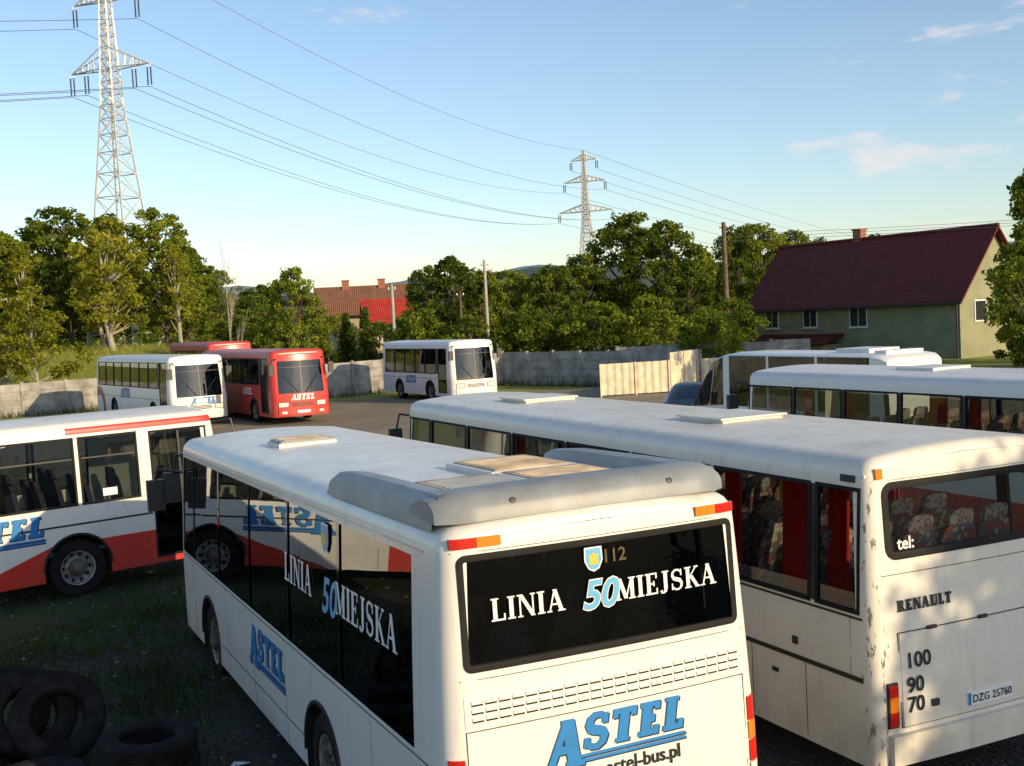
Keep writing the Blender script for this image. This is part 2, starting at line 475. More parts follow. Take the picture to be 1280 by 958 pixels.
        for rr,o in ((r-w,-.03),(r-w,off*.6),(r-w*.5,off),(r+w*.3,off*.7),(r+w*.3,-.02)):
            rows.append([s.rp(c[0]+rr*c[2],c[1]+rr*c[3],o,end) for c in full])
        mb.grid(rows,m)
    def seat(s,mb,x,y,zf,m):
        mb.extrude([(x,y-.21,zf+.38),(x+.42,y-.21,zf+.40),(x+.45,y-.21,zf+.46),(x+.40,y-.21,zf+.52),(x,y-.21,zf+.48)],(0,.42,0),m)
        o=[(-.21,.45),(.21,.45),(.22,.9),(.19,1.02),(.12,1.06),(-.12,1.06),(-.19,1.02),(-.22,.9)]
        mb.extrude([(x-(b-.45)*.18,y+a,zf+b) for a,b in o],(-.09,0,0.02),m)
        o=[(-.15,1.06),(.15,1.06),(.155,1.15),(.12,1.20),(.05,1.215),(-.05,1.215),(-.12,1.20),(-.155,1.15)]
        hm_=M_headr if m is M_seatr else m
        mb.extrude([(x-.02-(b-.45)*.18,y+a,zf+b) for a,b in o],(-.07,0,0.01),hm_)
        mb.box((x+.1,y-.03,zf),(x+.3,y+.03,zf+.4),M_blk)
    def astel(s,mb,O,ux,uy,n,h,base=0):
        O=Vector(O);ux=Vector(ux);uy=Vector(uy);n=Vector(n)
        for dx,dz,o,m in ((.05,-.05,.003+base,M_navy),(0,0,.007+base,M_blue)):
            b=O+ux*dx*h+uy*dz*h
            w=draw_text(mb,'A',b-uy*.42*h,ux,uy,n,h*1.42,m,G_SLAB,.2,off=o)
            w2=draw_text(mb,'STEL',b+ux*(w*.98),ux,uy,n,h,m,G_SLAB,.2,off=o,sx=1.1,gap=.07)
            for zz in (-.20,-.34):
                q=[b+ux*(w*.86)+uy*zz*h,b+ux*(w+w2-.05*h)+uy*zz*h,b+ux*(w+w2-.05*h)+uy*(zz+.085)*h,b+ux*(w*.86)+uy*(zz+.085)*h]
                mb.poly([p+n*(o+.0004) for p in q],m)
        return w+w2
    def front_std(s,mb,lampm=M_lens,zb=.38,bumper=None,z1=1.25):
        W=s.W
        s.cpatch(mb,-W/2+.22,W/2-.22,zb,zb+.3,.05,bumper or s.P,'F')
        for sg in (1,-1):
            s.cpatch(mb,*sorted((sg*.62,sg*1.0)),.74,.92,.02,lampm,'F',4)
            s.cpatch(mb,*sorted((sg*.60,sg*1.02)),.72,.94,.012,M_blk,'F',4)
            s.cpatch(mb,*sorted((sg*.70,sg*.9)),.46,.56,.065,lampm,'F',3)
            p=s.rp(sg*.95,2.7,0,'F')
            mb.tube([p,p+Vector((.3,sg*.25,.05)),p+Vector((.34,sg*.3,-.2))],.02,M_blk,6)
            c=p+Vector((.34,sg*.33,-.42))
            mb.box(c-Vector((.06,.11,.22)),c+Vector((.05,.11,.22)),M_blk)
            a=s.rp(sg*.15,z1+.02,.03,'F'); b=s.rp(sg*.75,z1+.75,.03,'F')
            mb.tube([a,b],.012,M_blk,5)
        for k in range(3): s.cpatch(mb,-.45,.45,.74+k*.06,.77+k*.06,.015,M_blk,'F',6)
        s.cpatch(mb,-.28,.28,.47,.58,.07,M_wht,'F',2)
    def done(s): s.fr.build('trim',s.e,30)
V=Vector
HD=math.atan2(.904,-.427)
# ======== city bus in front
P1=paint('paint_cream_white',lambda nt,x,y,z:(.81,.79,.73),.28,.45)
L1=10.3
wl=[(.62,2.35,1.42,2.76),(2.43,4.05,1.42,2.76),(4.13,5.75,1.42,2.76),(5.83,7.45,1.42,2.76),(7.53,9.15,1.42,2.76),(9.22,10.0,1.42,2.76)]
b1=Bus('city_bus',(.60,7.75,0),HD,L1,2.5,3.06,P1,belt=1.42,wtop=2.76,winL=wl,winR=wl,rear=(-1.05,1.05,2.08,2.79),
       front=(-1.1,1.1,1.2,2.6),axles=(3.05,8.2),gl=G_black,glr=G_rear,glf=G_dark,band=(1.42,2.76,.45,10.0),bandm=M_gblk,seatm=M_seatd,frame=False,leanR=.03,floor=1.0,bulgeR=.03)
b1.e.rotation_euler=(0,rad(.85),HD)
f=b1.fr
b1.ring(f,-1.075,1.075,2.06,2.81,.05,.035,.008,M_rub)
b1.cpatch(f,-1.1,1.1,1.70,1.90,.004,P1)
for r in range(3):
    zz=1.725+r*.054
    for k in range(22):
        y=-1.06+k*.0966
        b1.cpatch(f,y,y+.082,zz,zz+.014,.0055,M_dark,N=1)
        b1.cpatch(f,y,y+.082,zz+.014,zz+.036,.012,P1,N=1)
for (a,b,c,d) in ((-1.1,1.1,1.665,1.672),(-1.1,-1.093,.75,1.665),(1.093,1.1,.75,1.665),(-1.1,1.1,.75,.757),(-1.12,1.12,2.0,2.005),(-1.12,1.12,2.835,2.839)):
    b1.cpatch(f,a,b,c,d,.003,M_seam,N=10 if b-a>1 else 1)
b1.cpatch(f,-1.14,1.14,.38,.70,.05,P1,N=14)
for sg in (1,-1):
    y0,y1=sorted((sg*.94,sg*.77)); b1.cpatch(f,y0,y1,2.865,2.93,.018,M_org,N=2)
    y0,y1=sorted((sg*1.12,sg*.945)); b1.cpatch(f,y0,y1,2.865,2.93,.018,M_red,N=5)
    for z0,z1,m in ((1.32,1.5,M_red),(1.18,1.32,M_org),(1.02,1.18,M_red),(.9,1.02,M_lens)):
        y0,y1=sorted((sg*1.12,sg*1.215)); b1.cpatch(f,y0,y1,z0+.004,z1-.004,.012,m,N=5)
for x in (1.6,4.3,5.7,7.1,9.2): b1.spatch(f,1,x,x+.006,.36,1.38,.002,M_seam)
b1.spatch(f,1,.3,9.9,1.375,1.385,.003,M_seam); b1.spatch(f,1,3.7,7.5,.60,.61,.004,M_seam)
b1.spatch(f,1,.4,10.0,2.81,2.822,.012,M_alu)
f.tube([(L1-.1,1.1,2.5),(L1+.25,1.45,2.55),(L1+.3,1.5,2.35)],.022,M_blk,6)
f.box((L1+.2,1.38,1.95),(L1+.34,1.62,2.4),M_blk)
b1.front_std(f)
zr=3.06
f.box((6.6,-.1,zr-.04),(7.2,.6,zr+.03),P1); f.box((6.63,-.07,zr+.03),(7.17,.57,zr+.055),M_greypod)
for k in range(5): f.box((6.68+k*.1,-.02,zr+.055),(6.73+k*.1,.52,zr+.065),M_tan)
pod=MB()
def podrow(x,y0,y1,h):
    z=zr-.10
    return [V((x,y0,z)),V((x,y0-(.03 if y0>0 else -.03),z+.10+h*.45)),V((x,y0+(y1-y0)*.28,z+.10+h*.95)),V((x,y0+(y1-y0)*.5,z+.10+h)),V((x,y0+(y1-y0)*.8,z+.10+h*.9)),V((x,y1,z+.06))]
for sg in (1,-1):
    rows=[podrow(x,sg*1.15,sg*.88,h) for x,h in ((2.75,.0),(2.70,.06),(2.58,.10),(2.2,.13),(1.2,.14),(.55,.14),(.3,.14))]
    pod.grid(rows,M_greypod)
ys=[-1.15+2.3*k/16 for k in range(17)]
rr=[]
for dx,dz in ((.09,-.05),(.10,.03),(.13,.085),(.19,.125),(.28,.145),(.42,.145),(.55,.11),(.66,.03),(.68,-.02)):
    row=[]
    for y in ys:
        fr_=abs(y)/1.15; edge=max(0,(fr_-.86)/.14)
        row.append(V((dx+.04*fr_**2+.10*edge*edge*(1 if dx<.2 else 0),y,zr+dz-(max(dz,0)*.35*edge**2)+.015*(1-fr_**2))))
    rr.append(row)
pod.grid(rr,M_greypod)
pod.poly([r[0] for r in rr],M_greypod); pod.poly([r[-1] for r in rr],M_greypod)
for y in (-.62,.62):
    pod.lathe([(.022,-.03),(.022,.012),(.001,.016)],(.13,y,zr+.07),(-1,0,.3),M_blk,12)
for x0,x1,y0,y1,m in ((.8,1.75,.05,.78,M_greypod),(.8,1.75,-.78,.02,M_tan),(1.79,2.8,-.78,.02,M_tan)):
    pod.box((x0,y0,zr-.05),(x1,y1,zr+.05),P1); pod.box((x0+.05,y0+.05,zr+.045),(x1-.05,y1-.05,zr+.06),M_tan)
    for k in range(int((x1-x0-.2)/.06)): pod.box((x0+.1+k*.06,y0+.09,zr+.06),(x0+.13+k*.06,y1-.09,zr+.066),m)
pod.build('roof_air_unit',b1.e,35)
tx=MB()
def rear_text(bus,mb,txt,y0,z0,h,m,G=G_SER,off=.006,sx=1,gap=.06,shear=0,end='R'):
    cy=y0
    for ch in txt:
        w=(G[ch][0]*sx+gap)*h
        ux=(bus.rp(cy-w,z0,0,end)-bus.rp(cy,z0,0,end)).normalized()
        uy=(bus.rp(cy,z0+h,0,end)-bus.rp(cy,z0,0,end)).normalized()
        n=ux.cross(uy)
        draw_text(mb,ch,bus.rp(cy,z0,0,end),ux,uy,n,h,m,G,shear,off=off,sx=sx)
        cy-=w
    return cy
rear_text(b1,tx,'LINIA',.87,2.365,.150,M_wht,sx=1.0)
rear_text(b1,tx,'MIEJSKA',-.065,2.365,.150,M_wht,sx=1.0)
def side_txt(bus,mb,txt,x,z,h,m,sg=1,**k):
    uy=(bus.sp(sg,x,z+h)-bus.sp(sg,x,z)).normalized(); ux=V((-sg,0,0)); n=ux.cross(uy)
    return draw_text(mb,txt,bus.sp(sg,x,z),ux,uy,n,h,m,off=.005,**k)
side_txt(b1,tx,'LINIA',4.15,2.0,.27,M_wht); side_txt(b1,tx,'MIEJSKA',2.45,2.0,.27,M_wht)
b1.astel(tx,b1.rp(.58,1.40,.004),(b1.rp(-.5,1.3,0)-b1.rp(.5,1.3,0)).normalized(),V((.03,0,1)).normalized(),V((-1,0,0)),.23,base=.006)
b1.astel(tx,V((5.9,1.25,.93)),V((-1,0,0)),V((0,0,1)),V((0,1,0)),.32)
def crest(mb,O,ux,uy,n,h):
    o=[(-.4,1),(.4,1),(.42,.45),(.25,.12),(0,0),(-.25,.12),(-.42,.45)]
    mb.poly([O+ux*a*h+uy*b*h+n*.004 for a,b in o],M_wht)
    mb.poly([O+ux*a*h*.85+uy*(.07+b*.87)*h+n*.006 for a,b in o],M_lblue)
    mb.poly([O+ux*a*h+uy*b*h+n*.008 for a,b in ((-.2,.3),(.2,.3),(.2,.75),(.1,.65),(0,.82),(-.1,.65),(-.2,.75))],M_yel)
crest(tx,b1.rp(.09,2.59,0),V((0,-1,0)),V((.03,0,1)).normalized(),V((-1,0,0)),.17)
crest(tx,b1.sp(1,2.75,2.45),V((-1,0,0)),V((0,-.05,1)).normalized(),V((0,1,0)),.26)
tx.build('lettering',b1.e,0)
M_amb=mat('display_amber',(.07,.052,.016),.6)
def rt(bus,name,txt,y,z,size,m,span,off=.008,**k):
    ux=bus.rp(y-span,z,0)-bus.rp(y,z,0); uy=bus.rp(y,z+.2,0)-bus.rp(y,z,0)
    return font_text(name,txt,bus.e,bus.rp(y,z,off),ux,uy,size,m,**k)
rt(b1,'number_50','50',.20,2.345,.27,M_lblue,.3,.011,shear=.25,bold=.006)
rt(b1,'number_50_outline','50',.20,2.345,.27,M_wht,.3,.008,shear=.25,bold=.013)
font_text('number_50_side','50',b1.e,b1.sp(1,2.86,1.95,.008),(-1,0,0),(0,-.05,1),.44,M_lblue,.25,.008)
rt(b1,'route_display','112',.02,2.64,.13,M_amb,.2,-.004,bold=.002)
rt(b1,'web_address','www.astel-bus.pl',.42,1.20,.135,M_blkt,.9,.012,bold=.003)
b1.done()
# ======== interurban bus on the right
P2=paint('paint_old_cream',lambda nt,x,y,z:(.79,.755,.66),.34,.5,rust=.8)
L2=11.6
wl=[(.2,.74,1.66,2.72),(.84,2.3,1.66,2.72),(2.4,3.9,1.66,2.72),(4.0,5.5,1.66,2.72),(5.6,7.1,1.66,2.72),(7.2,8.7,1.66,2.72),(8.8,10.2,1.66,2.72),(10.3,11.2,1.66,2.72)]
b2=Bus('intercity_bus',(4.08,10.1,0),HD,L2,2.5,3.05,P2,belt=1.66,wtop=2.72,winL=wl,winR=wl,rear=(-1.0,1.0,2.14,2.74),front=(-1.1,1.1,1.3,2.7),
       axles=(3.3,9.0),gl=G_tint,glr=G_clear,band=(1.66,2.72,.2,11.2),seatm=M_seatr,leanR=.06,re=.12,bulgeR=.025,floor=1.08,seatx=.9)
f=b2.fr
b2.ring(f,-1.02,1.02,2.12,2.76,.10,.05,.014,M_rub)
b2.spatch(f,1,.15,11.3,1.06,1.10,.012,M_blk); b2.spatch(f,1,.15,11.3,1.60,1.62,.006,M_blk)
for x in (.9,1.7,2.5,4.1,5.2,6.3,7.4,8.2): b2.spatch(f,1,x,x+.007,.37,1.06,.003,M_blk)
for x in (1.3,4.6,5.7): b2.spatch(f,1,x,x+.09,.86,.9,.01,M_blk)
b2.spatch(f,1,.30,.304,1.1,1.6,.003,M_seam); b2.spatch(f,1,.16,.30,.37,1.05,.004,P2)
b2.spatch(f,1,2.0,2.08,1.3,1.36,.015,M_org); b2.spatch(f,1,1.0,1.07,1.2,1.27,.015,M_blk)
f.box((.15,1.13,2.825),(11.2,1.17,2.85),P2)
f.box((.7,1.085,2.885),(6.2,1.11,2.94),M_alu)
for k in range(90): f.box((.75+k*.06,1.09,2.89),(.775+k*.06,1.118,2.935),M_blk)
b2.spatch(f,1,.25,.42,2.78,2.84,.02,M_blk)
b2.cpatch(f,1.02,1.09,2.81,2.90,.02,M_org,N=1); b2.cpatch(f,-1.09,-1.02,2.81,2.90,.02,M_org,N=1)
for (a,b,c,d) in ((-1.0,.98,1.475,1.485),(.97,.98,.66,1.475),(-1.0,-.99,.66,1.475),(-1.0,.98,.66,.668),(-1.1,1.1,1.98,1.986),(-1.12,1.12,2.79,2.794)):
    b2.cpatch(f,a,b,c,d,.004,M_blk if c<1.6 else M_seam,N=8 if b-a>1 else 1)
b2.cpatch(f,-.98,.96,.67,1.47,.012,P2)
b2.cpatch(f,-1.12,1.12,.36,.62,.06,P2,N=12)
for sg in (1,-1):
    y0,y1=sorted((sg*1.03,sg*1.12)); b2.cpatch(f,y0,y1,.70,.82,.03,M_red,N=1); b2.cpatch(f,y0,y1,.82,.95,.03,M_org,N=1); b2.cpatch(f,y0,y1,.95,1.05,.03,M_red,N=1)
    y0,y1=sorted((sg*1.02,sg*1.13)); b2.cpatch(f,y0,y1,.68,1.07,.015,M_blk,N=1)
b2.cpatch(f,-.30,.24,.72,.84,.02,M_wht,N=2); b2.cpatch(f,.205,.238,.725,.835,.023,M_blue,N=1)
b2.cpatch(f,.58,.65,.80,.86,.03,M_blk,N=1)
for y in (-.6,0.,.6): b2.cpatch(f,y-.05,y+.05,1.47,1.50,.022,M_blk,N=1)
zr=3.05
for x0 in (3.2,8.2):
    f.box((x0,-.42,zr-.04),(x0+.85,.42,zr+.03),P2); f.box((x0-.03,-.46,zr+.03),(x0+.88,.46,zr+.05),P2)
cu=MB()
def curtain(mb,sg,x0,x1,z0,z1,y=1.14,nw=6):
    N=40; rows=[]
    for z in (z0,(z0+z1)/2,z1):
        rows.append([V((x0+(x1-x0)*k/N,sg*(y-.035+.025*math.sin(k/N*nw*2*math.pi)-.05*(z-z0)/(z1-z0)),z)) for k in range(N+1)])
    mb.grid(rows,M_curt)
for x0,x1 in ((.46,.74),(.86,1.38),(2.02,2.3),(2.42,2.7),(3.7,3.9),(5.3,5.6),(7.0,7.25)):
    curtain(cu,1,x0,x1,1.62,2.74)
for x0,x1 in ((2.1,2.4),(5.3,5.6)): curtain(cu,-1,x0,x1,1.62,2.74)
cu.build('curtains',b2.e,60)
b2.front_std(f)
rear_text(b2,f,'RENAULT',.96,1.66,.10,M_blkt,G=G_SLAB,off=.012,sx=.95,gap=.1)
rt(b2,'phone_text','tel:',.90,2.19,.15,M_wht,.3,.0,bold=.003)
for k,(t,z) in enumerate((('100',1.17),('90',.96),('70',.79))):
    rt(b2,'speed_%s'%t,t,.92,z,.19,M_blkt,.3,.018,bold=.003)
rt(b2,'plate_text','DZG 25760',.19,.745,.098,M_blkt,.4,.026,bold=.001)
b2.done()
# ======== white red bus at left
def liv3(nt,x,y,z):
    red=(.62,.03,.02)
    f1=nt.m('LESS_THAN',nt.m('MAXIMUM',nt.m('SUBTRACT',z,.93),nt.m('SUBTRACT',nt.m('SUBTRACT',z,nt.m('MULTIPLY',nt.m('SUBTRACT',x,7.9),.35)),.98)),0)
    f2=nt.m('MULTIPLY',nt.m('LESS_THAN',nt.m('ABSOLUTE',nt.m('SUBTRACT',z,2.80)),.055),nt.m('GREATER_THAN',x,8.1))
    f3=nt.m('MULTIPLY',f1,nt.m('GREATER_THAN',x,5))
    f4=nt.m('MULTIPLY',nt.m('LESS_THAN',z,.93),nt.m('LESS_THAN',x,5.001))
    return nt.mix(nt.m('ADD',nt.m('ADD',f3,f2),f4,clamp=True),(.80,.78,.72),red)
P3=paint('paint_white_red',liv3,.3,.4)
h3=V((.76,.65)); h3.normalize()
r3=V((h3.y,-h3.x)); L3=11
fc3=V((-5.3,21.1))-r3*1.25
wr=[(.5,1.9,1.56,2.68),(1.98,3.4,1.56,2.68),(3.48,4.9,1.56,2.68),(4.98,6.4,1.56,2.68),(6.48,8.2,1.56,2.68),(8.3,9.3,1.56,2.68),(9.55,10.6,.45,2.66,G_dark)]
b3=Bus('city_bus',(fc3.x-h3.x*L3,fc3.y-h3.y*L3,0),math.atan2(h3.y,h3.x),L3,2.5,3.0,P3,zlev=(.45,),belt=1.56,wtop=2.68,winL=wr[:6],winR=wr,
       rear=(-1,1,1.7,2.6),front=(-1.1,1.1,1.2,2.6),axles=(2.8,8.15),gl=G_tint,seatm=M_seatd,floor=.8)
f=b3.fr
b3.spatch(f,-1,.2,9.5,1.22,1.25,.008,M_blk)
b3.spatch(f,-1,10.05,10.09,.45,1.6,.02,M_blk);b3.spatch(f,-1,10.05,10.09,1.6,2.64,.02,M_blk)
for w in wr[:6]: b3.spatch(f,-1,w[0]+.03,w[1]-.03,2.32,2.345,.004,M_blk,base=-.02)
for x in (5.2,6.6,9.0): b3.spatch(f,-1,x,x+.007,.36,1.5,.002,M_seam)
b3.front_std(f)
b3.spatch(f,-1,8.65,8.9,1.65,1.78,.003,M_wht)
b3.astel(f,V((5.95,-1.25,1.12)),V((1,0,0)),V((0,0,1)),V((0,-1,0)),.34)
b3.done()
# ======== far right bus (parallel)
P4=paint('paint_white_dull',lambda nt,x,y,z:nt.mix(nt.m('LESS_THAN',z,1.1),(.78,.77,.73),(.5,.05,.03)),.35,.4)
wl=[(.4+k*1.42,.4+k*1.42+1.34,1.6,2.70) for k in range(8)]
b4=Bus('intercity_bus',(10.95,13.6,0),HD,12,2.5,3.05,P4,belt=1.6,wtop=2.70,winL=wl,winR=wl,rear=(-1,1,1.8,2.6),front=(-1.1,1.1,1.3,2.7),axles=(3.2,9.2),
       gl=G_tint,band=(1.6,2.7,.4,11.7),seatm=M_seatr,floor=1.0)
f=b4.fr
f.box((.3,1.13,2.82),(11.6,1.165,2.845),M_alu)
f.box((7.4,-.45,3.0),(8.3,.45,3.09),P4)
b4.front_std(f)
cu=MB()
for x0,x1 in ((3.0,3.5),(5.8,6.2),(6.5,6.9),(8.7,8.95),(9.9,10.1)): curtain(cu,1,x0,x1,1.58,2.72)
cu.build('curtains',b4.e,60)
b4.done()
# ======== far coaches
def far_bus(name,fc,h,L,H,P,wz=(1.65,2.75),axles=None,nwin=7,fw=(-1.12,1.12,1.28,2.62),gl=G_dark,door=True,bump=None):
    h=V(h).normalized(); rc=V(fc)-h*L
    w=(L-2.2)/nwin
    ws=[(.5+k*w,.5+k*w+w-.07,wz[0],wz[1]) for k in range(nwin)]
    wr=list(ws)
    if door: wr.append((L-1.5,L-.55,.5,wz[1]))
    b=Bus(name,(rc.x,rc.y,gz(fc[0],fc[1])),math.atan2(h.y,h.x),L,2.5,H,P,zlev=(.5,),belt=wz[0],wtop=wz[1],winL=ws,winR=wr,rear=(-1,1,1.8,2.6),front=fw,
          axles=axles or (L*.27,L-2.5),gl=gl,band=(wz[0],wz[1],.4,L-1.6),floor=1.0,seatm=M_seatd)
    f=b.fr
    b.front_std(f,bumper=bump,z1=fw[2])
    b.cpatch(f,-1.1,1.1,fw[3]-.28,fw[3]-.25,.0,M_blk,'F')
    b.cpatch(f,-.03,.03,fw[2],fw[3],.0,M_blk,'F',2)
    b.spatch(f,-1,.3,L-1.7,1.15,1.17,.005,M_blk)
    return b
PA=paint('paint_coach_white',lambda nt,x,y,z:nt.mix(nt.m('LESS_THAN',nt.m('ABSOLUTE',nt.m('SUBTRACT',nt.m('POWER',nt.m('ADD',nt.m('POWER',nt.m('SUBTRACT',x,.6),2.0),nt.m('POWER',nt.m('SUBTRACT',z,.5),2.0)),.5),.85)),.22),(.80,.80,.78),(.28,.02,.03)),.3,.3)
bA=far_bus('coach',(-13.26,48.7),(.556,-.83),12,3.05,PA,bump=PA)
bA.astel(bA.fr,bA.rp(-.45,1.02,.01,'F'),V((0,1,0)),V((0,0,1)),V((1,0,0)),.22)
bA.astel(bA.fr,V((4.4,-1.25,1.25)),V((1,0,0)),V((0,0,1)),V((0,-1,0)),.32)
bA.done()
PB=paint('paint_red',lambda nt,x,y,z:(.55,.03,.02),.3,.3)
bB=far_bus('coach',(-8.72,47.5),(.5,-.866),11,3.1,PB)
draw_text(bB.fr,'ASTEL',bB.rp(-.5,1.0,.03,'F'),V((0,1,0)),V((0,0,1)),V((1,0,0)),.24,M_wht,G_SLAB,.2)
draw_text(bB.fr,'ASTEL',V((7,-1.256,1.2)),V((1,0,0)),V((0,0,1)),V((0,-1,0)),.3,M_wht,G_SLAB,.2)
bB.done()
PF=paint('paint_coach_red',lambda nt,x,y,z:nt.mix(nt.m('GREATER_THAN',z,2.9),(.7,.7,.68),(.5,.03,.03)),.3,.3)
bF=far_bus('coach',(-14.6,60.3),(.5,-.866),8.5,3.45,PF,wz=(1.9,3.0),nwin=5,fw=(-1.12,1.12,1.4,2.9)); bF.done()
PC=paint('paint_bus_white_blue',lambda nt,x,y,z:(.78,.79,.79),.3,.3)
bC=far_bus('city_bus',(-1.75,54.8),(.468,-.886),8.8,3.0,PC,wz=(1.4,2.6),nwin=5,fw=(-1.12,1.12,1.1,2.6))
bC.astel(bC.fr,V((3.2,-1.25,1.0)),V((1,0,0)),V((0,0,1)),V((0,-1,0)),.28)
bC.done()
# ---------------------------------------------------------------- minibus + car (lofted)
def loft_vehicle(name,loc,heading,sec,P,gl,wheels,wr=.34,extra=None):
    e=empty(name,loc,heading); mb=MB(); rows=[]
    for x,zb,zs,zr,hw,hr,k in sec:
        h=[(hw*.93,zb),(hw,zb+.2),(hw,(zb+zs)/2+.1),(hw-.03,zs),(hr+.02,zr-.07),(hr-.06,zr-.015),(hr*.5,zr+.015)]
        rows.append([V((x,y,z)) for y,z in h]+[V((x,-y,z)) for y,z in h[::-1]])
    def fm(j,i):
        k=sec[j][6]
        if k=='c' and i in (3,9): return gl
        if k=='w' and i in (4,5,6,7,8): return gl
        if k=='w' and i in (3,9): return gl
        return P
    mb.grid(rows,fm); mb.poly(rows[0],P); mb.poly(rows[-1][::-1],P)
    W=sec[len(sec)//2][4]
    for sg in (1,-1):
        for xw in wheels:
            mb.lathe([(wr*.6,-.1),(wr*.95,-.1),(wr,-.06),(wr,.06),(wr*.95,.1),(wr*.65,.1)],(xw,sg*(W-.08),wr),(0,sg,0),M_tyre,24)
            mb.lathe([(wr*.65,.1),(wr*.6,.06),(wr*.3,.09),(.001,.1)],(xw,sg*(W-.08),wr),(0,sg,0),M_rim,20)
            mb.lathe([(wr*1.15,.092),(wr*1.02,.094)],(xw,sg*(W-.085),wr),(0,sg,0),M_dark,24)
        x=max(s_[0] for s_ in sec)
        mb.box((x-.25,sg*W*.6-.16,.62),(x-.0,sg*W*.6+.16,.78),M_lens)
        mb.box((sec[0][0]-.01,sg*W*.85-.08,.75),(sec[0][0]+.1,sg*W*.85+.08,1.0),M_red)
    if extra: extra(mb)
    mb.build('body',e,35); return e
PW=paint('paint_van_white',lambda nt,x,y,z:(.80,.80,.78),.3,.2)
PBl=mat('paint_dark_blue',(.012,.03,.06),.2,var=.1)
hm=V((-.427,.904))
sec=[(0,.35,1.4,2.78,.98,.86,'b'),(.15,.3,1.4,2.86,1.02,.92,'b'),(.5,.3,1.4,2.9,1.03,.95,'c'),(2.4,.3,1.4,2.9,1.03,.95,'b'),(2.5,.3,1.4,2.9,1.03,.95,'c'),(4.4,.3,1.4,2.9,1.03,.95,'b'),(4.5,.3,1.4,2.9,1.03,.95,'c'),(6.2,.3,1.4,2.9,1.03,.95,'b'),(6.5,.3,1.4,2.86,1.03,.94,'c'),(7.1,.3,1.35,2.7,1.03,.9,'w'),(8.2,.3,1.28,1.42,1.0,.86,'b'),(8.9,.3,1.0,1.12,.95,.75,'b'),(9.0,.4,.8,.9,.85,.6,'b')]
def ex(mb):
    mb.box((1.0,-.5,2.88),(2.2,.5,3.02),PW); mb.box((.3,-.6,2.88),(.7,.6,2.98),PW)
    mb.box((.6,-.8,.4),(6.9,.8,1.0),M_floor)
    for k in range(7):
        for y in (-.6,.6): mb.box((.9+k*.85,y-.22,1.0),(1.05+k*.85,y+.22,1.95),M_seatd)
    for sg in (1,-1): mb.box((7.3,sg*1.22-.08,1.4),(7.42,sg*1.22+.08,1.75),M_blk)
loft_vehicle('minibus',(9.8,27.9,.1),math.atan2(hm.y,hm.x),sec,PW,G_dark,(1.9,7.7),.38,extra=ex)
sec=[(0,.35,.85,.95,.72,.55,'b'),(.12,.25,.9,1.0,.80,.62,'w'),(.6,.22,.92,1.38,.83,.60,'c'),(1.6,.22,.92,1.42,.84,.60,'b'),(1.66,.22,.92,1.42,.84,.60,'c'),(2.4,.22,.92,1.38,.84,.58,'w'),(3.1,.22,.88,.95,.83,.66,'b'),(3.8,.25,.74,.82,.80,.6,'b'),(4.0,.32,.6,.68,.7,.5,'b')]
loft_vehicle('parked_car',(6.8,42.6,gz(6,40)-.1),math.atan2(-.95,-.25),sec,PBl,G_dark,(.8,3.2),.31)
loft_vehicle('parked_car',(9.8,45.5,gz(6,45)),math.atan2(-.9,-.35),sec,PBl,G_dark,(.8,3.2),.31)
# ---------------------------------------------------------------- tyres heap
def tyre(name,loc,tilt,rz,r=.47,w=.25):
    mb=MB(); h=w/2
    pr=[(r*.56,-h*.7),(r*.6,-h*.95),(r*.8,-h*1.05),(r*.95,-h*.92),(r,-h*.7)]
    for k in range(5):
        a=-h*.7+1.4*h*k/5; b=-h*.7+1.4*h*(k+1)/5
        pr+=[(r,a),(r,b-.015),(r*.97,b-.012),(r*.97,b-.002)]
    pr+=[(r,h*.7),(r*.95,h*.92),(r*.8,h*1.05),(r*.6,h*.95),(r*.56,h*.7),(r*.62,0),(r*.56,-h*.7)]
    mb.lathe(pr,(0,0,0),(0,0,1),M_tyre,40)
    for k in range(44):
        t=2*math.pi*k/44; M=Matrix.Rotation(t,4,'Z')
        for zz in (-h*.78,h*.58): mb.box((r*.955,-.018,zz),(r*1.012,.018,zz+h*.2),M_tyre,M)
    o=mb.build(name,None,35); o.location=loc; o.rotation_euler=(tilt[0],tilt[1],rz)
for loc,t,rz in (((-3.7,10.95,.13),(0,0),0),((-3.72,10.98,.37),(.04,.02),1),((-4.7,10.7,.14),(0,0),.5),((-3.6,10.0,.14),(0,0),.2),((-4.5,9.8,.14),(0,0),.2),
                 ((-4.9,11.75,.43),(1.05,0),.5),((-5.25,11.9,.43),(1.0,0),.55),((-5.6,12.05,.43),(.95,0),.5),((-5.7,11.0,.15),(0,0),0)):
    tyre('tyre',loc,t,rz)
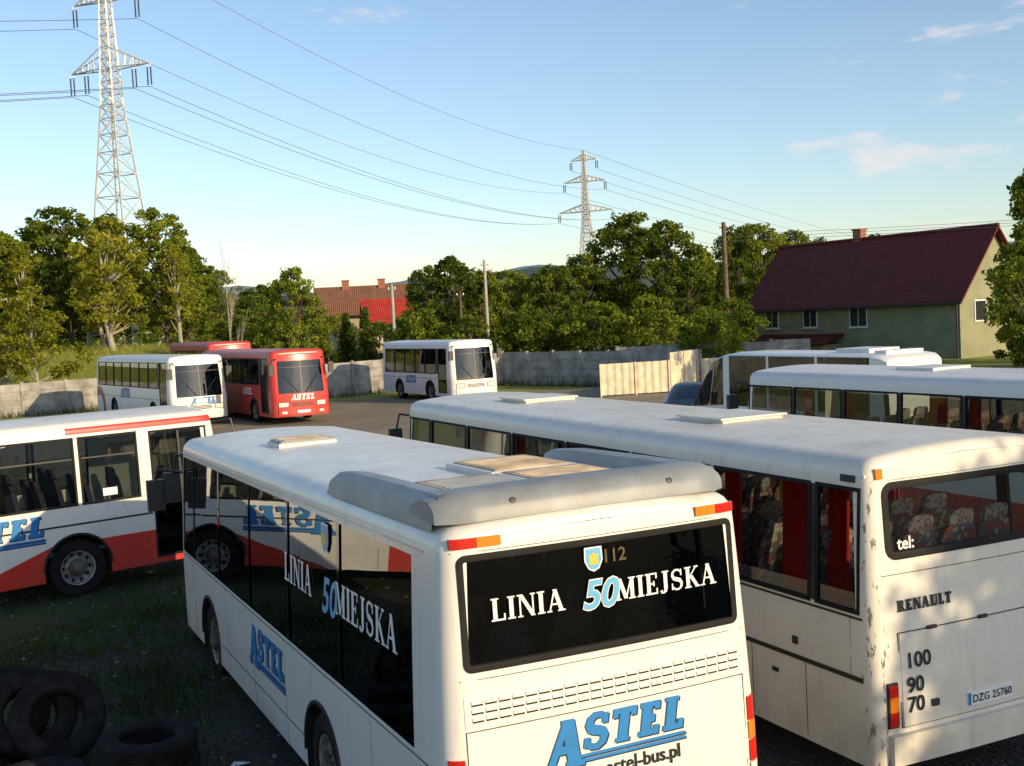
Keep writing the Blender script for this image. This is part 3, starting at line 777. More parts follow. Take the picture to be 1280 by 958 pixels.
# ---------------------------------------------------------------- ground
def ground():
    a=[-2500,-1200,-600,-300,-160,-100]+[-70+2*k for k in range(71)]+[100,160,300,600,1200,2500]
    b=[-400,-100,-40]+[-10+2*k for k in range(56)]+[110,150,220,350,600,1000,1600,2600,4000]
    rows=[[(x,y,gz(x,y)+.03*math.sin(x*.7+y*.3)*math.sin(y*.5)*(1 if y<60 else 0)*(0 if abs(x)<9 and y<24 else 1)) for x in a] for y in b]
    m,nt,bs=newmat('ground')
    v=nt.obj(); x,y,z=nt.xyz(v)
    n1=nt.noise(v,.35,8,.65); n2=nt.noise(v,2.2,8,.7); n3=nt.noise(v,14,6,.7); vo=nt.voro(v,22)
    vc=nt.n('ShaderNodeTexVoronoi'); nt.put(vc.inputs['Vector'],v); vc.inputs['Scale'].default_value=34
    asp=nt.mix(nt.ss(n3,.3,.75),(.022,.024,.027),(.065,.062,.058))
    st=nt.mix(nt.m('GREATER_THAN',nt.xyz(vc.outputs['Color'])[0],.94),asp,(.12,.11,.10))
    dust=nt.mix(nt.ss(n3,.3,.7),(.28,.225,.155),(.42,.35,.25))
    fd=nt.m('MULTIPLY',nt.ss(nt.m('ADD',y,nt.m('MULTIPLY',n1,12)),24,33),nt.m('ADD',.68,nt.m('MULTIPLY',nt.ss(n2,.3,.7),.3)))
    c=nt.mix(fd,st,dust)
    c=nt.mix(nt.m('MULTIPLY',nt.ss(n2,.52,.7),.3),c,(.08,.065,.045))
    gr=nt.mix(nt.ss(n3,.3,.75),(.018,.034,.010),(.055,.085,.022))
    grf=nt.mix(nt.ss(n2,.3,.75),(.22,.26,.04),(.36,.36,.08))
    dx=nt.m('SUBTRACT',nt.m('MULTIPLY',x,-1.0),2.2)
    f1=nt.m('MULTIPLY',nt.m('MULTIPLY',nt.ss(nt.m('ADD',n1,nt.m('MULTIPLY',n2,.35)),.56,.72),nt.ss(dx,0,2.0)),.9)
    f1=nt.m('MULTIPLY',f1,nt.m('SUBTRACT',1.0,nt.m('MULTIPLY',nt.ss(y,30,40),.75)))
    c=nt.mix(f1,c,gr)
    f2=nt.ss(nt.m('ADD',y,nt.m('MULTIPLY',n1,6)),62,66)
    f3=nt.ss(nt.m('ADD',nt.m('MULTIPLY',x,-1.0),nt.m('MULTIPLY',n1,8)),26,32)
    c=nt.mix(nt.m('MAXIMUM',f2,f3),c,grf)
    nt.put(bs.inputs['Base Color'],c); bs.inputs['Roughness'].default_value=.95; bs.inputs['Specular IOR Level'].default_value=.25
    nt.put(bs.inputs['Normal'],nt.bump(nt.m('ADD',nt.m('MULTIPLY',n3,1.0),nt.m('ADD',vo,nt.m('MULTIPLY',n2,2))),.8,.03))
    mb=MB(); mb.grid(rows,m); mb.build('ground',None,60)
ground()
def leafmat(name,dark,light,trans=.35):
    m=D.materials.new(name); m.use_nodes=True; t=m.node_tree; t.nodes.clear(); nt=NT(t)
    out=nt.n('ShaderNodeOutputMaterial'); at=nt.n('ShaderNodeAttribute',attribute_name='tone')
    oi=nt.n('ShaderNodeObjectInfo')
    f=nt.m('ADD',at.outputs['Fac'],nt.m('MULTIPLY',nt.m('SUBTRACT',oi.outputs['Random'],.5),.5),clamp=True)
    c=nt.mix(f,dark,light)
    d=nt.n('ShaderNodeBsdfDiffuse')
    tr=nt.n('ShaderNodeBsdfTranslucent'); nt.put(d.inputs[0],c)
    nt.put(tr.inputs[0],nt.mix(.5,c,(light[0]*1.3,light[1]*1.3,light[2]*.7)))
    mx=nt.n('ShaderNodeMixShader'); mx.inputs[0].default_value=trans
    t.links.new(d.outputs[0],mx.inputs[1]); t.links.new(tr.outputs[0],mx.inputs[2]); t.links.new(mx.outputs[0],out.inputs[0])
    return m
LF_a=leafmat('leaves_green',(.05,.085,.014),(.26,.30,.04))
LF_b=leafmat('leaves_yellow_green',(.13,.155,.018),(.42,.40,.05))
LF_c=leafmat('leaves_dark',(.032,.06,.013),(.17,.22,.032))
LF_g=leafmat('grass_blades',(.02,.035,.010),(.07,.10,.025))
LF_m=leafmat('meadow_blades',(.20,.23,.04),(.42,.40,.09))
M_bark=mat('bark',(.10,.075,.05),.9,var=.4,scale=8,bump=.5,bscale=20)
M_barkl=mat('bark_light',(.32,.29,.23),.9,var=.4,scale=8)
def add_leaves(mb_obj_name,mb,P,size,tone,lm,seed):
    rg=np.random.default_rng(seed)
    n=len(P)
    a=rg.normal(size=(n,3)); a/=np.linalg.norm(a,axis=1)[:,None]
    b=rg.normal(size=(n,3)); b-=a*(a*b).sum(1)[:,None]; b/=np.linalg.norm(b,axis=1)[:,None]
    sz=size*rg.uniform(.6,1.3,n)[:,None]
    Q=np.stack([P-a*sz,P-b*sz*.55,P+a*sz,P+b*sz*.55],1).reshape(-1,3)
    nv=len(mb.v); verts=np.concatenate([np.array(mb.v).reshape(-1,3),Q]) if nv else Q
    k=np.arange(n)*4+nv
    lf=np.stack([k,k+1,k+2,k+3],1)
    me=D.meshes.new(mb_obj_name)
    me.from_pydata(verts.tolist(),[],list(mb.f)+lf.tolist())
    mats=mb.mats+[lm]
    for m in mats: me.materials.append(m)
    me.polygons.foreach_set('material_index',mb.fm+[len(mats)-1]*n)
    at=me.attributes.new('tone','FLOAT','POINT')
    tv=np.zeros(len(verts),dtype=np.float32); tv[nv:]=np.repeat(tone,4)
    at.data.foreach_set('value',tv)
    me.update()
    return me
def tree_mesh(name,h,cr,cz0,ncl,nl,ls,seed,lm,shape=1.0,bark=M_bark,clr=.6):
    rg=np.random.default_rng(seed); mb=MB()
    tp=[V((0,0,-.3))]; x=y=0
    for k in range(1,8):
        x+=rg.normal()*.012*h; y+=rg.normal()*.012*h; tp.append(V((x,y,h*.9*k/7)))
    mb.tube(tp,[h*.02*(1-.85*k/7)+.015 for k in range(8)],bark,8)
    C=[];tones=[]
    ph=rg.uniform(0,6.28,4)
    for k in range(ncl):
        t=rg.uniform(0,1)**.9; z=cz0+(h-cz0)*t
        r=cr*(math.sin(math.pi*min(1,(t*.86+.12))**shape)**.7)
        an=rg.uniform(0,2*math.pi)
        r*=1+.25*math.sin(2*an+ph[0]+3*t)+.2*math.sin(3*an+ph[1]-5*t)+.16*math.sin(7*t+ph[2])
        rr=r*rg.uniform(.25,1)**.5
        c=np.array([rr*math.cos(an)+x*t,rr*math.sin(an)+y*t,z+rg.normal()*.15])
        C.append(c); tones.append(rg.uniform(.1,.8))
        if k%3==0:
            s=tp[max(1,min(7,int(7*max(.15,(z-.25*cr)/h*.9))))]
            e=V(c); md=(s+e)/2+V((0,0,-.15*cr*.3))
            mb.tube([s,md,e],[h*.006+.012,h*.004+.008,.012],bark,5,False)
    C=np.array(C); tones=np.array(tones)
    idx=rg.integers(0,ncl,nl)
    rd=rg.normal(size=(nl,3)); rd/=np.linalg.norm(rd,axis=1)[:,None]
    P=C[idx]+rd*(rg.uniform(0,1,nl)**.45)[:,None]*clr*np.array([1,1,.75])*rg.uniform(.6,1.25,ncl)[idx][:,None]
    tn=np.clip(tones[idx]+rg.normal(size=nl)*.15,0,1)
    return add_leaves(name,mb,P,ls,tn,lm,seed+1)
VAR={}
VAR['a']=[tree_mesh('deciduous_tree_mesh',10,2.7,1.6,130,11000,.145,s,LF_a,1.0,clr=.55) for s in (1,2,3)]
VAR['c']=[tree_mesh('dark_tree_mesh',10,2.4,1.2,130,11000,.145,s,LF_c,.9,clr=.55) for s in (11,12)]
VAR['w']=[tree_mesh('willow_mesh',10,2.6,2.2,95,7500,.14,s,LF_b,.9,bark=M_barkl,clr=.58) for s in (21,22)]
VAR['b']=[tree_mesh('bush_mesh',5,2.3,.2,80,7500,.12,s,LF_a,1.1,clr=.55) for s in (31,32)]
VAR['y']=[tree_mesh('bush_yellow_mesh',6,2.3,.3,60,5500,.12,s,LF_b,1.0,bark=M_barkl,clr=.5) for s in (41,)]
VAR['p']=[tree_mesh('birch_mesh',10,1.7,2.6,70,4800,.12,s,LF_b,1.0,bark=M_barkl,clr=.5) for s in (51,)]
NM={'a':'deciduous_tree','c':'dark_deciduous_tree','w':'willow_tree','b':'bush','y':'young_willow_tree','p':'birch_tree'}
HH={'a':10.3,'c':10.3,'w':10.3,'b':5.3,'y':6.3,'p':10.3}
def tree(kind,x,y,h,ws=1.0):
    me=random.choice(VAR[kind]); o=D.objects.new(NM[kind],me); COL.objects.link(o)
    s=h/HH[kind]; o.location=(x,y,gz(x,y)-.05); o.scale=(s*ws*random.uniform(.95,1.1),s*ws*random.uniform(.95,1.1),s); o.rotation_euler=(0,0,random.uniform(0,6.28))
    return o
for k,x,y,h,w in (('a',-30.4,70,10.6,1),('c',-30.3,76,11.9,1),('a',-27.3,72,12.3,1),('w',-22.7,66,10.6,1.1),('c',-27.5,79,12.2,1),('a',-21,71,11.7,1.05),('a',-20.6,75,9.6,1),('w',-24.6,70,9.6,1.0),
          ('p',-19.4,68,9.0,1),('p',-28.6,68,9.5,1),('a',-20.3,80,8.3,1),('c',-34,72,10.6,1.2),('a',-38,68,10.5,1),('c',-43,70,12,1),('a',-48,66,11,1),('c',-24,84,10,1.4),('c',-32,86,11,1.4),('a',-39,82,12,1.3)):
    q=1.38; tree(k,x*q,y*q,h*q-4.3,w*1.12)
for t in (('c',-17.4,80,6.4,1.3),('c',-19,90,6.4,1.2),('a',-13.6,73,7.9,.85),('y',-29.0,70.5,6.6,1.1),('y',-31.8,72,5.6),
          ('a',-5.7,79,7.9),('c',-3.7,76,8.1,1.1),('a',-2.3,83,7.6,1.2),('a',.5,76,7.2,1.1),('a',2.8,74,7.2,1.1),('a',5.3,82,8.3,1.2),('a',8.8,84,11.2,1.05),('a',11.2,80,10.2),
          ('c',11.5,73,7.0,1.1),('a',18.2,92,10.3,1.0),('a',22.6,103,11.4,1.1),('a',26.7,108,10.8,1.2),('a',14.6,86,8.5,1.0),('b',5.2,69,4.6,1.2),('b',1.8,71,4.4,1.2),('b',8.2,67,4.8,1.1),
          ('b',-2.5,71,4.2,1.2),('b',-5.8,73,4.8,1.0),('c',31,112,10,1.3),('c',36,110,10,1.3),('b',11,62,4.0),('b',13.2,68,4.4,1.0),
          ('b',-23,90,2.8,1.4),('b',-19,84,3.6,1.4),('b',-15.8,75,4.2,1.2),('b',-14.6,97,4.8,1.1),('b',-11.2,99,4.2,1.0),
          ('a',21.7,47,9.0,.95),('a',26,50,9.5),('b',27.5,60,5.2),('b',31,64,5.5),('c',38,80,9),('c',44,72,10),('b',-8.0,94,4.6,1.0),
          ('a',17.3,.4,7.9,1.15),('a',20.5,-2.5,8.4,1.1)):
    tree(*t)
def spruce(x,y,h):
    rg=np.random.default_rng(int(h*100)); mb=MB(); mb.tube([(0,0,-.2),(0,0,h*.95)],[h*.018,.02],M_bark,7)
    P=[];T=[]
    for k in range(int(h*7)):
        t=k/(h*7); z=.3+t*(h-.3); r=(1-t)*h*.24+.08
        for j in range(9):
            a=rg.uniform(0,6.28); L=r*rg.uniform(.7,1.1)
            mb.tube([(0,0,z),(L*math.cos(a),L*math.sin(a),z-.15*L)],[.02,.006],M_bark,4,False)
            for q in range(16):
                u=rg.uniform(.15,1); P.append((L*u*math.cos(a)+rg.normal()*.07,L*u*math.sin(a)+rg.normal()*.07,z-.15*L*u+rg.normal()*.06)); T.append(rg.uniform(0,.8))
    me=add_leaves('spruce_mesh',mb,np.array(P),.10,np.array(T),LF_c,5)
    o=D.objects.new('spruce_tree',me); COL.objects.link(o); o.location=(x,y,gz(x,y))
spruce(-11.3,80,4.9); spruce(-9.7,78,5.2); spruce(13.2,71,6.3)
def bare(x,y,h):
    rg=np.random.default_rng(4); mb=MB()
    def br(p,d,l,r,k):
        q=p+d*l; mb.tube([p,(p+q)/2+V(rg.normal(size=3))*.03*l,q],[r,r*.8,r*.55],M_barkl,5,False)
        if k==0: return
        for j in range(2 if k>1 else 3):
            nd=(d+V(rg.normal(size=3))*.25+V((0,0,.3))).normalized(); br(p+(q-p)*rg.uniform(.4,1),nd,l*rg.uniform(.5,.75),r*.5,k-1)
        nd=(d+V(rg.normal(size=3))*.06).normalized(); br(q,nd,l*.78,r*.6,k-1)
    br(V((0,0,0)),V((0,0,1)),h*.27,.10,5)
    o=mb.build('bare_tree',None,0); o.location=(x,y,gz(x,y)); o.scale=(.7,.7,1)
bare(-16.9,69.8,10.6)
def treeline():
    rg=np.random.default_rng(9); P=[];T=[]
    for k in range(330):
        an=rg.uniform(-.62,.62); r=rg.uniform(130,330)
        cx,cy=r*math.sin(an),r*math.cos(an); h=rg.uniform(6,11); w=rg.uniform(3,5.5)
        if -30<cx<-4 and cy<170: continue
        n=300
        d=rg.normal(size=(n,3)); d/=np.linalg.norm(d,axis=1)[:,None]
        rr=rg.uniform(.55,1.05,n)[:,None]
        p=d*rr*np.array([w,w,h*.5])+np.array([cx,cy,h*.5])
        P.append(p); T.append(np.clip(rg.uniform(.1,.7)+rg.normal(size=n)*.15,0,1))
    me=add_leaves('treeline_mesh',MB(),np.concatenate(P),.55,np.concatenate(T),LF_a,3)
    o=D.objects.new('distant_trees',me); COL.objects.link(o)
treeline()
def hills():
    def mk(name,r0,r1,f,c0,c1,az0,az1,N=220,rough=1.0):
        m,nt,b=newmat(name+'_hazed_cover'); v=nt.obj(); b.inputs['Roughness'].default_value=1; b.inputs['Specular IOR Level'].default_value=0
        n=nt.noise(v,.012,5,.6); n2=nt.noise(v,.09,4,.7)
        c=nt.mix(nt.ss(n2,.35,.65),c0,c1); c=nt.mix(nt.m('MULTIPLY',nt.ss(n,.60,.64),.35),c,(c1[0]*1.7,c1[1]*1.5,c1[2]*1.2))
        nt.put(b.inputs['Base Color'],c); nt.put(b.inputs['Normal'],nt.bump(n2,1,4))
        rows=[]
        for q in range(13):
            u=q/12; r=r0+(r1-r0)*u; row=[]
            for k in range(N+1):
                a=az0+(az1-az0)*k/N; hh=f(math.degrees(a))*math.sin(math.pi*u/2)
                hh+=(random.uniform(-1,1)*(r0/700)*rough) if u>.3 else 0
                row.append((r*math.sin(a),r*math.cos(a),max(-2,hh)-2*(u==0)))
            rows.append(row)
        mb=MB(); mb.grid(rows,m); return mb.build(name,None,60)
    mk('wooded_hill',900,1600,lambda a:46+22*sst(a,-9,3)+2.5*math.sin(a*1.1)-6*sst(a,5,14),(.09,.13,.12),(.14,.18,.14),rad(-45),rad(45),rough=.8)  # forest greens paled and blued: aerial haze painted into the base colour
    mk('far_hills',2600,3800,lambda a:140+20*math.sin(a*.33+1.2)+8*math.sin(a*.9),(.24,.31,.38),(.26,.33,.39),rad(-45),rad(45),rough=.6)  # blue base colour stands in for distance haze on the far ridge
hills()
# ---------------------------------------------------------------- fence
M_conc=mat('fence_concrete',(.32,.31,.29),.9,var=.35,scale=1.5,bump=.3,bscale=15)
def fence(pts,h=1.9,name='concrete_fence'):
    mb=MB()
    for (x0,y0),(x1,y1) in zip(pts[:-1],pts[1:]):
        d=V((x1-x0,y1-y0)); L=d.length; n=max(1,round(L/2.05)); a=math.atan2(d.y,d.x)
        for k in range(n):
            p=V((x0,y0))+d*(k/n); M=Matrix.Translation((p.x,p.y,gz(p.x,min(p.y,61))+random.uniform(-.04,.04)))@Matrix.Rotation(a+random.uniform(-.01,.01),4,'Z')@Matrix.Rotation(random.uniform(-.02,.02),4,'X')
            w=L/n
            mb.box((-.08,-.08,-.3),(.08,.08,h+.06),M_conc,M)
            for j in range(4):
                z=j*h/4
                mb.box((.08,-.025,z+.008),(w-.08,.025,z+h/4-.008),M_conc,M)
                mb.box((.16,-.034,z+.06),(w-.16,.034,z+h/4-.06),M_conc,M)
    mb.build(name,None,0)
fence([(-60,52),(-45,58),(-28,60),(-22.5,64),(-21,69),(-15,69),(-10.6,63.5)],1.75)
fence([(-10.6,63.5),(-7.4,66.5),(-.5,67.5)])
fence([(-.5,67.5),(9.5,57.0)])
fence([(6.0,64.5),(16,61)],2.0)
M_cream=mat('gate_cream_paint',(.62,.55,.40),.6,var=.15)
def gate(name,p0,p1,h,m):
    mb=MB(); d=V((p1[0]-p0[0],p1[1]-p0[1])); L=d.length; M=Matrix.Translation((p0[0],p0[1],gz(*p0)))@Matrix.Rotation(math.atan2(d.y,d.x),4,'Z')
    N=int(L/.09); row=[[],[]]
    for k in range(N+1):
        x=L*k/N; y=.015*(1 if (k//2)%2 else -1)
        row[0].append(M@V((x,y,.08))); row[1].append(M@V((x,y,h)))
    mb.grid(row,m)
    for x in (-.05,L/2,L): mb.box((x,-.06,0),(x+.07,-.022,h+.03),m,M)
    for z in (.2,h-.2): mb.box((.03,.022,z),(L,.06,z+.06),m,M)
    mb.build(name,None,0)
gate('corrugated_gate',(4.15,53.6),(7.4,54.2),1.55,M_cream)
gate('corrugated_gate',(7.5,54.3),(9.2,57.0),1.9,M_cream)
gate('metal_fence',(9.3,57.5),(12.9,58.2),1.4,M_cream)
# ---------------------------------------------------------------- houses
M_plg=mat('plaster_green',(.25,.26,.165),.9,var=.14,scale=.8,bump=.2)
def tile_mat(name,col):
    m,nt,b=newmat(name); v=nt.obj(); n=nt.noise(v,1.2,6,.6)
    w=nt.n('ShaderNodeTexWave',wave_type='BANDS',bands_direction='X'); nt.put(w.inputs[0],v); w.inputs['Scale'].default_value=1.6
    w2=nt.n('ShaderNodeTexWave',wave_type='BANDS',bands_direction='Z',wave_profile='SAW'); nt.put(w2.inputs[0],v); w2.inputs['Scale'].default_value=1.2
    hgt=nt.m('ADD',w.outputs[1],w2.outputs[1])
    nt.put(b.inputs['Base Color'],nt.mix(nt.m('MULTIPLY',nt.ss(hgt,.1,1.4),1.0),tuple(c*.5 for c in col),nt.mix(nt.ss(n,.3,.7),tuple(c*.8 for c in col),tuple(c*1.15 for c in col))))
    nt.put(b.inputs['Normal'],nt.bump(hgt,.6,.05)); b.inputs['Roughness'].default_value=.6; b.inputs['Specular IOR Level'].default_value=.3
    return m
M_tile=tile_mat('roof_tile_maroon',(.155,.020,.014)); M_tiler=tile_mat('roof_tile_red',(.45,.045,.03)); M_tileo=tile_mat('roof_tile_old',(.25,.12,.07))
M_brick=mat('chimney_brick',(.30,.12,.07),.9,var=.3,scale=6)
M_win=mat('window_frame_white',(.75,.75,.72),.4,var=.05)
M_pane=mat('window_pane',(.03,.035,.045),.05,var=.2)
M_plw=mat('plaster_ochre',(.42,.36,.24),.9,var=.15,scale=1)
def house(name,loc,rz,L,Wd,ez,rz_,wall,tile,wins=(),gwins=(),chim=((.35,0),),over=.5):
    e=empty(name,loc,rz); mb=MB()
    mb.box((0,0,-2),(L,Wd,ez),wall)
    for x in (0,L): mb.poly([(x,0,ez),(x,Wd,ez),(x,Wd/2,rz_-.1)],wall)
    mb.build('walls',e,0)
    rf=MB(); sl=(rz_-ez)/(Wd/2)
    for sg in (0,1):
        y0=-over if sg==0 else Wd+over; z0=ez-over*sl
        a=[V((-over,y0,z0)),V((L+over,y0,z0)),V((L+over,Wd/2,rz_)),V((-over,Wd/2,rz_))]
        rf.hexa([p+V((0,0,-.02)) for p in a]+[p+V((0,0,.14)) for p in a],tile)
    rf.tube([(-over,Wd/2,rz_+.16),(L+over,Wd/2,rz_+.16)],.12,tile,8)
    rf.tube([(-over,-over-.06,ez-over*sl+.02),(L+over,-over-.06,ez-over*sl+.02)],.07,M_blk,8)
    rf.tube([(L-.15,-.1,ez-.2),(L-.15,-.1,-2)],.05,M_blk,8)
    rf.build('roof',e,0)
    w=MB()
    for x,z,ww,hh in wins:
        w.box((x-ww/2-.08,-.05,z-hh/2-.08),(x+ww/2+.08,.02,z+hh/2+.08),M_win)
        for k in (0,1): w.box((x-ww/2+k*(ww/2+.03),-.062,z-hh/2),(x-.03+k*(ww/2+.03),-.03,z+hh/2),M_pane)
        w.box((x-ww/2-.15,-.14,z-hh/2-.14),(x+ww/2+.15,-.01,z-hh/2-.085),M_win)
    for y,z,ww,hh in gwins:
        w.box((L-.02,y-ww/2-.08,z-hh/2-.08),(L+.05,y+ww/2+.08,z+hh/2+.08),M_win); w.box((L,y-ww/2,z-hh/2),(L+.062,y+ww/2,z+hh/2),M_pane)
    w.build('windows',e,0)
    c=MB()
    for fx,dy in chim:
        x=L*fx; c.box((x-.35,Wd/2+dy-.3,rz_-.8),(x+.35,Wd/2+dy+.3,rz_+.8),M_brick); c.box((x-.42,Wd/2+dy-.37,rz_+.8),(x+.42,Wd/2+dy+.37,rz_+.9),M_brick)
    c.build('chimney',e,0)
    return e
hs=house('plastered_house',(18.3,86,0),math.atan2(-.845,.535),17.8,6.8,4.4,8.45,M_plg,M_tile,
      wins=((1.9,3.3,1.15,1.35),(5.6,3.3,1.15,1.35),(9.9,3.3,1.35,1.45),(2.6,.7,1.6,1.0),(5.4,.7,1.6,1.0)),gwins=((2,3.3,1,1.2),(5,3.3,1,1.2)),chim=((.40,.2),))
pm=MB(); pm.hexa([(.6,-2.2,1.35),(8.6,-2.2,1.35),(8.6,0,1.95),(.6,0,1.95),(.6,-2.2,1.5),(8.6,-2.2,1.5),(8.6,0,2.1),(.6,0,2.1)],M_tile)
pm.box((.9,-1.9,-1),(8.3,-.01,1.4),M_plg); pm.box((2.5,-1.96,.2),(5.5,-1.89,1.2),M_win); pm.box((2.6,-1.975,.3),(5.4,-1.9,1.1),M_pane); pm.build('porch',hs,0)
house('brick_house',(-18.4,112,0),rad(8),9,7,5.6,8.0,M_plw,M_tileo,wins=((2,4.3,1,1.2),(5,4.3,1,1.2),(8,4.3,1,1.2)),chim=((.3,0),(.7,0)))
house('red_roof_house',(-12.6,104,0),rad(12),3.9,5,4.4,6.4,M_plw,M_tiler,wins=((1.6,3.2,.9,1),),chim=())
# ---------------------------------------------------------------- poles
M_pole=mat('pole_wood',(.13,.09,.06),.9,var=.3,scale=4); M_polec=mat('pole_concrete',(.36,.35,.32),.9,var=.15,scale=4)
def pole(name,x,y,h,r,m,arm=True):
    mb=MB(); z=gz(x,y); mb.tube([(x,y,z-.2),(x,y,z+h)],[r,r*.65],m,10)
    mb.box((x-.25,y-.04,z+h-.35),(x+.25,y+.04,z+h-.28),m)
    for q in (-.2,.2): mb.lathe([(.02,0),(.04,.02),(.04,.10),(.02,.13),(.001,.13)],(x+q,y,z+h-.28),(0,0,1),M_wht,8)
    mb.build(name,None,40)
pole('utility_pole',12.9,68,8.9,.19,M_pole)
pole('utility_pole',-1.35,72,7.6,.14,M_polec)
pole('utility_pole',-3.0,73,5.8,.10,M_pole)
pole('utility_pole',-7.3,73,6.4,.15,M_polec)
# ---------------------------------------------------------------- pylons
M_galv=mat('galvanised_steel',(.60,.60,.59),.5,.3,var=.1)
M_wire=mat('power_cable',(.16,.19,.24),.6,.3)
M_ins=mat('insulator',(.04,.035,.04),.3)
def pylon(name,x,y,rz,H,bw,arms,ds=1.0):
    mb=MB(); t=.066*ds
    def hw(z): 
        zk=H*.62
        return bw*(1-z/zk)+.75*(z/zk) if z<zk else .75*(1-(z-zk)/(H-zk))+.18*((z-zk)/(H-zk))
    zs=[0]; z=0
    while z<H-.8:
        z+=max(1.1,hw(z)*1.55); zs.append(min(z,H))
    cs=((1,1),(-1,1),(-1,-1),(1,-1))
    for a,b in zip(zs[:-1],zs[1:]):
        for k in range(4):
            c=cs[k];d=cs[(k+1)%4]
            mb.tube([(c[0]*hw(a),c[1]*hw(a),a),(c[0]*hw(b),c[1]*hw(b),b)],t*1.5,M_galv,4,False)
            mb.tube([(c[0]*hw(a),c[1]*hw(a),a),(d[0]*hw(b),d[1]*hw(b),b)],t*.8,M_galv,4,False)
            mb.tube([(d[0]*hw(a),d[1]*hw(a),a),(c[0]*hw(b),c[1]*hw(b),b)],t*.8,M_galv,4,False)
            mb.tube([(c[0]*hw(b),c[1]*hw(b),b),(d[0]*hw(b),d[1]*hw(b),b)],t*.8,M_galv,4,False)
    tips=[]
    for za,w,up,ins in arms:
        for sg in (1,-1):
            tip=V((sg*w,0,za))
            for q in (1,-1):
                h=hw(za)
                mb.tube([(sg*h,q*h,za),tip],t,M_galv,4,False); mb.tube([(sg*h,q*h,za+up),tip],t,M_galv,4,False)
                for k in range(1,5):
                    u=k/5; p=V((sg*h,q*h,za)).lerp(tip,u); p2=V((sg*h,q*h,za+up)).lerp(tip,u); p3=V((sg*h,q*h,za)).lerp(tip,u-.2); mb.tube([p,p2],t*.6,M_galv,4,False); mb.tube([p2,p3],t*.6,M_galv,4,False)
            for fx in ((1,.62) if ins>1 else (1,)):
                for o in (-.2,.2):
                    a_=za-.35
                    mb.tube([(sg*w*fx+o,0,za),(sg*w*fx+o,0,a_)],.03*ds,M_galv,4)
                    pr=[]
                    for q in range(9): pr+=[(.05*ds,-q*.2),(.115*ds,-q*.2-.05),(.05*ds,-q*.2-.1)]
                    mb.lathe(pr,(sg*w*fx+o,0,a_),(0,0,1),M_ins,8)
                tips.append(V((sg*w*fx,0,za-2.2)))
    tips.append(V((0,0,H)))
    o=mb.build(name,None,0); o.location=(x,y,0); o.rotation_euler=(0,0,rz)
    M=Matrix.Translation((x,y,0))@Matrix.Rotation(rz,4,'Z')
    return [M@p for p in tips]
az=math.atan2(148,57)-math.pi/2
t1=pylon('electricity_pylon',-37.4,113,az,43,3.0,((30.3,4.6,1.9,2),(36.8,3.7,1.7,1)),1.0)
t2=pylon('electricity_pylon',18.6,261,az,41,3.2,((27.3,6.3,1.6,1),(34.0,4.8,1.4,1),(38.8,3.0,1.2,1)),1.5)
wires=MB()
def wire(a,b,sag,r):
    N=26; wires.tube([a.lerp(b,k/N)-V((0,0,sag*4*(k/N)*(1-k/N))) for k in range(N+1)],r,M_wire,4,False)
pairs=[(0,0),(1,0),(2,1),(3,1),(4,2),(5,3),(6,6)]
for a,b in pairs: wire(t1[a],t2[b if b<len(t2) else -1],4.0,.030)
nx=[p+V((330,520,-12)) for p in t2]
for a,b in zip(t2,nx): wire(a,b,9,.042)
pv=[p-V((150,100,3)) for p in t1]
for a,b in zip(t1,pv): wire(a,b,5,.030)
for dz in (0,.5,1.0): wire(V((12.9,68,8.6-dz*.4)),V((60,40,9)),.8,.010)
wires.build('power_lines',None,0)
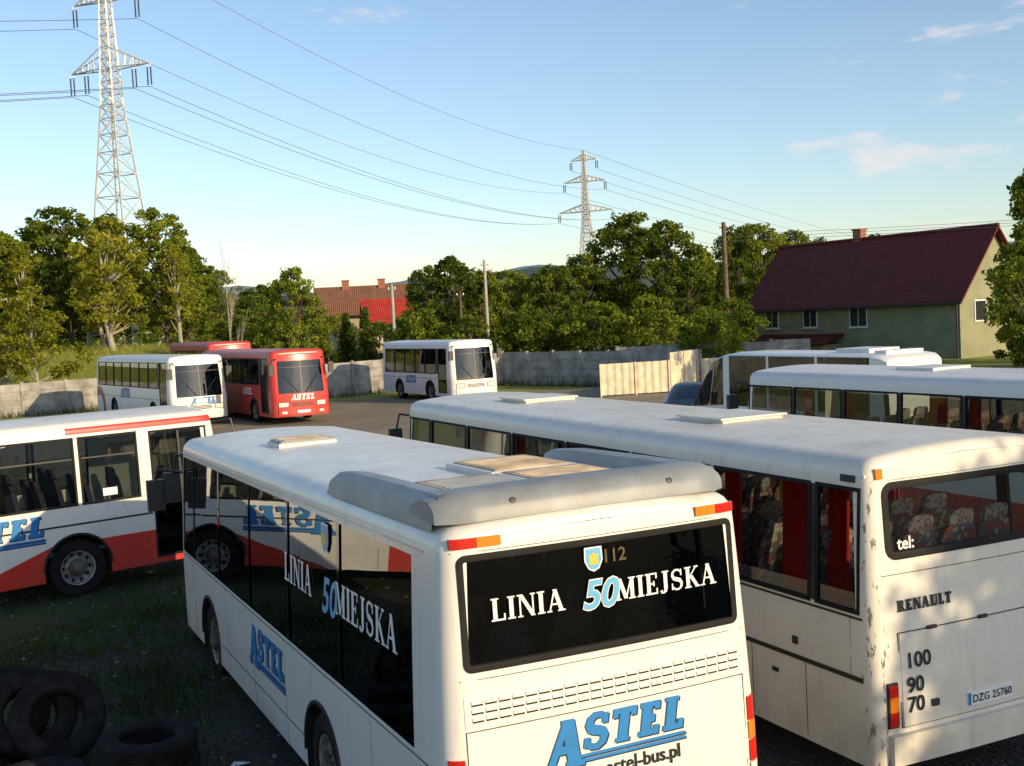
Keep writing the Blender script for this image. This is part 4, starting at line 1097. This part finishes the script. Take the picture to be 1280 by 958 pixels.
# ---------------------------------------------------------------- grass tufts + gravel bits
def grass():
    rg=np.random.default_rng(5)
    class B: pass
    def new(): b=B(); b.v=[];b.f=[];b.T=[]; return b
    G1=new(); G2=new()
    def blade(x,y,h,G=G1):
        z=gz(x,y)-.02; a=rg.uniform(0,6.28); w=.008+h*.02; dx,dy=math.cos(a)*w,math.sin(a)*w; lx,ly=rg.normal(size=2)*h*.35
        k=len(G.v); G.v.extend([(x-dx,y-dy,z),(x+dx,y+dy,z),(x+lx,y+ly,z+h)]); G.f.append((k,k+1,k+2)); G.T.extend([rg.uniform(0,1)]*3)
    for k in range(1200):
        cx,cy=rg.uniform(-14,-2.6),rg.uniform(9,21)
        if math.sin(cx*.9+cy*.4)+math.sin(cy*.8-cx*.3)+rg.normal()*.4<.1: continue
        s=rg.uniform(.1,.4)
        for j in range(int(20+60*s)): blade(cx+rg.normal()*s,cy+rg.normal()*s,rg.uniform(.05,.17))
    for (x0,y0),(x1,y1) in (((-60,52),(-45,58)),((-45,58),(-28,60)),((-28,60),(-22.5,64)),((-10.6,63.5),(-7.4,66.5)),((-.5,67.5),(9.5,57)),((-7.4,66.5),(-.5,67.5))):
        L=math.hypot(x1-x0,y1-y0)
        for j in range(int(L*60)):
            u=rg.uniform(); blade(x0+(x1-x0)*u+rg.normal()*.4,y0+(y1-y0)*u-abs(rg.normal())*.7,rg.uniform(.15,.6))
    for j in range(24000):
        x,y=rg.uniform(-54,-14),rg.uniform(62,96); blade(x,y,rg.uniform(.2,.6),G2)
    for j in range(4500):
        x,y=rg.uniform(-12,-6),rg.uniform(67,92); blade(x,y,rg.uniform(.3,.8),G2)
    for G,nm,mt in ((G1,'grass_tufts',LF_g),(G2,'meadow_grass',LF_m)):
        me=D.meshes.new(nm); me.from_pydata(G.v,[],G.f); me.materials.append(mt)
        at=me.attributes.new('tone','FLOAT','POINT'); at.data.foreach_set('value',np.array(G.T,dtype=np.float32))
        o=D.objects.new(nm,me); COL.objects.link(o)
    mb=MB(); ms=mat('stones',(.16,.15,.13),.9,var=.4,scale=5)
    for k in range(900):
        x,y=rg.uniform(-12,-1),rg.uniform(9,26); s=rg.uniform(.008,.03)
        M=Matrix.Translation((x,y,s*.3))@Matrix.Rotation(rg.uniform(0,6),4,'Z')@Matrix.Rotation(rg.uniform(-.5,.5),4,'X')
        mb.box((-s,-s*.7,-s*.4),(s,s*.7,s*.4),ms,M)
    mb.poly([(-3.0,11.2,.03),(-2.8,11.24,.05),(-2.83,11.34,.02),(-2.98,11.32,.04)],M_wht)
    mb.build('gravel',None,0)
grass()
# ---------------------------------------------------------------- world, sun, camera
AZ=130; EL=17
w=D.worlds.new('World'); SC.world=w; w.use_nodes=True; t=w.node_tree; t.nodes.clear(); nt=NT(t)
sky=nt.n('ShaderNodeTexSky',sky_type='NISHITA'); sky.sun_disc=False; sky.sun_elevation=rad(EL); sky.sun_rotation=rad(AZ)
sky.air_density=1.0; sky.dust_density=.6; sky.ozone_density=2.0
tc=nt.n('ShaderNodeTexCoord'); dx,dy,dz=nt.xyz(tc.outputs['Generated'])
cvl=nt.n('ShaderNodeCombineXYZ'); nt.put(cvl.inputs[0],nt.m('MULTIPLY',dx,9)); nt.put(cvl.inputs[1],nt.m('MULTIPLY',dy,9)); nt.put(cvl.inputs[2],nt.m('MULTIPLY',dz,30))
n2=nt.noise(cvl.outputs[0],1.25,10,.62,.25)
msk=nt.m('MULTIPLY',nt.ss(dx,.10,.42),nt.m('MULTIPLY',nt.ss(dz,.03,.08),nt.m('SUBTRACT',1.0,nt.ss(dz,.20,.30))))
cl=nt.m('MULTIPLY',nt.ss(nt.m('ADD',n2,nt.m('MULTIPLY',msk,.09)),.61,.78),.6)
cl=nt.m('MULTIPLY',cl,nt.ss(dz,-.01,.04))
skc=nt.mix(1.0,sky.outputs[0],(1.38,1.34,1.34),'MULTIPLY')
col=nt.mix(cl,skc,(6.8,6.0,5.8))
bg=nt.n('ShaderNodeBackground'); nt.put(bg.inputs[0],col); bg.inputs[1].default_value=.14
out=nt.n('ShaderNodeOutputWorld'); t.links.new(bg.outputs[0],out.inputs[0])
S=V((math.sin(rad(AZ))*math.cos(rad(EL)),math.cos(rad(AZ))*math.cos(rad(EL)),math.sin(rad(EL))))
sl=D.lights.new('sun','SUN'); sl.energy=5.0; sl.angle=rad(.5); sl.color=(1,.76,.45)
so=D.objects.new('sun',sl); COL.objects.link(so); so.rotation_euler=S.to_track_quat('Z','Y').to_euler()
cam=D.cameras.new('camera'); co=D.objects.new('camera',cam); COL.objects.link(co); SC.camera=co
cam.sensor_width=36; cam.lens=40.4; cam.clip_start=.1; cam.clip_end=9000
co.matrix_world=Matrix.Translation((0,0,4.35))@Matrix.Rotation(rad(90-3.27),4,'X')@Matrix.Rotation(rad(-2.9),4,'Z')
SC.view_settings.view_transform='Standard'; SC.view_settings.look='None'; SC.view_settings.exposure=0
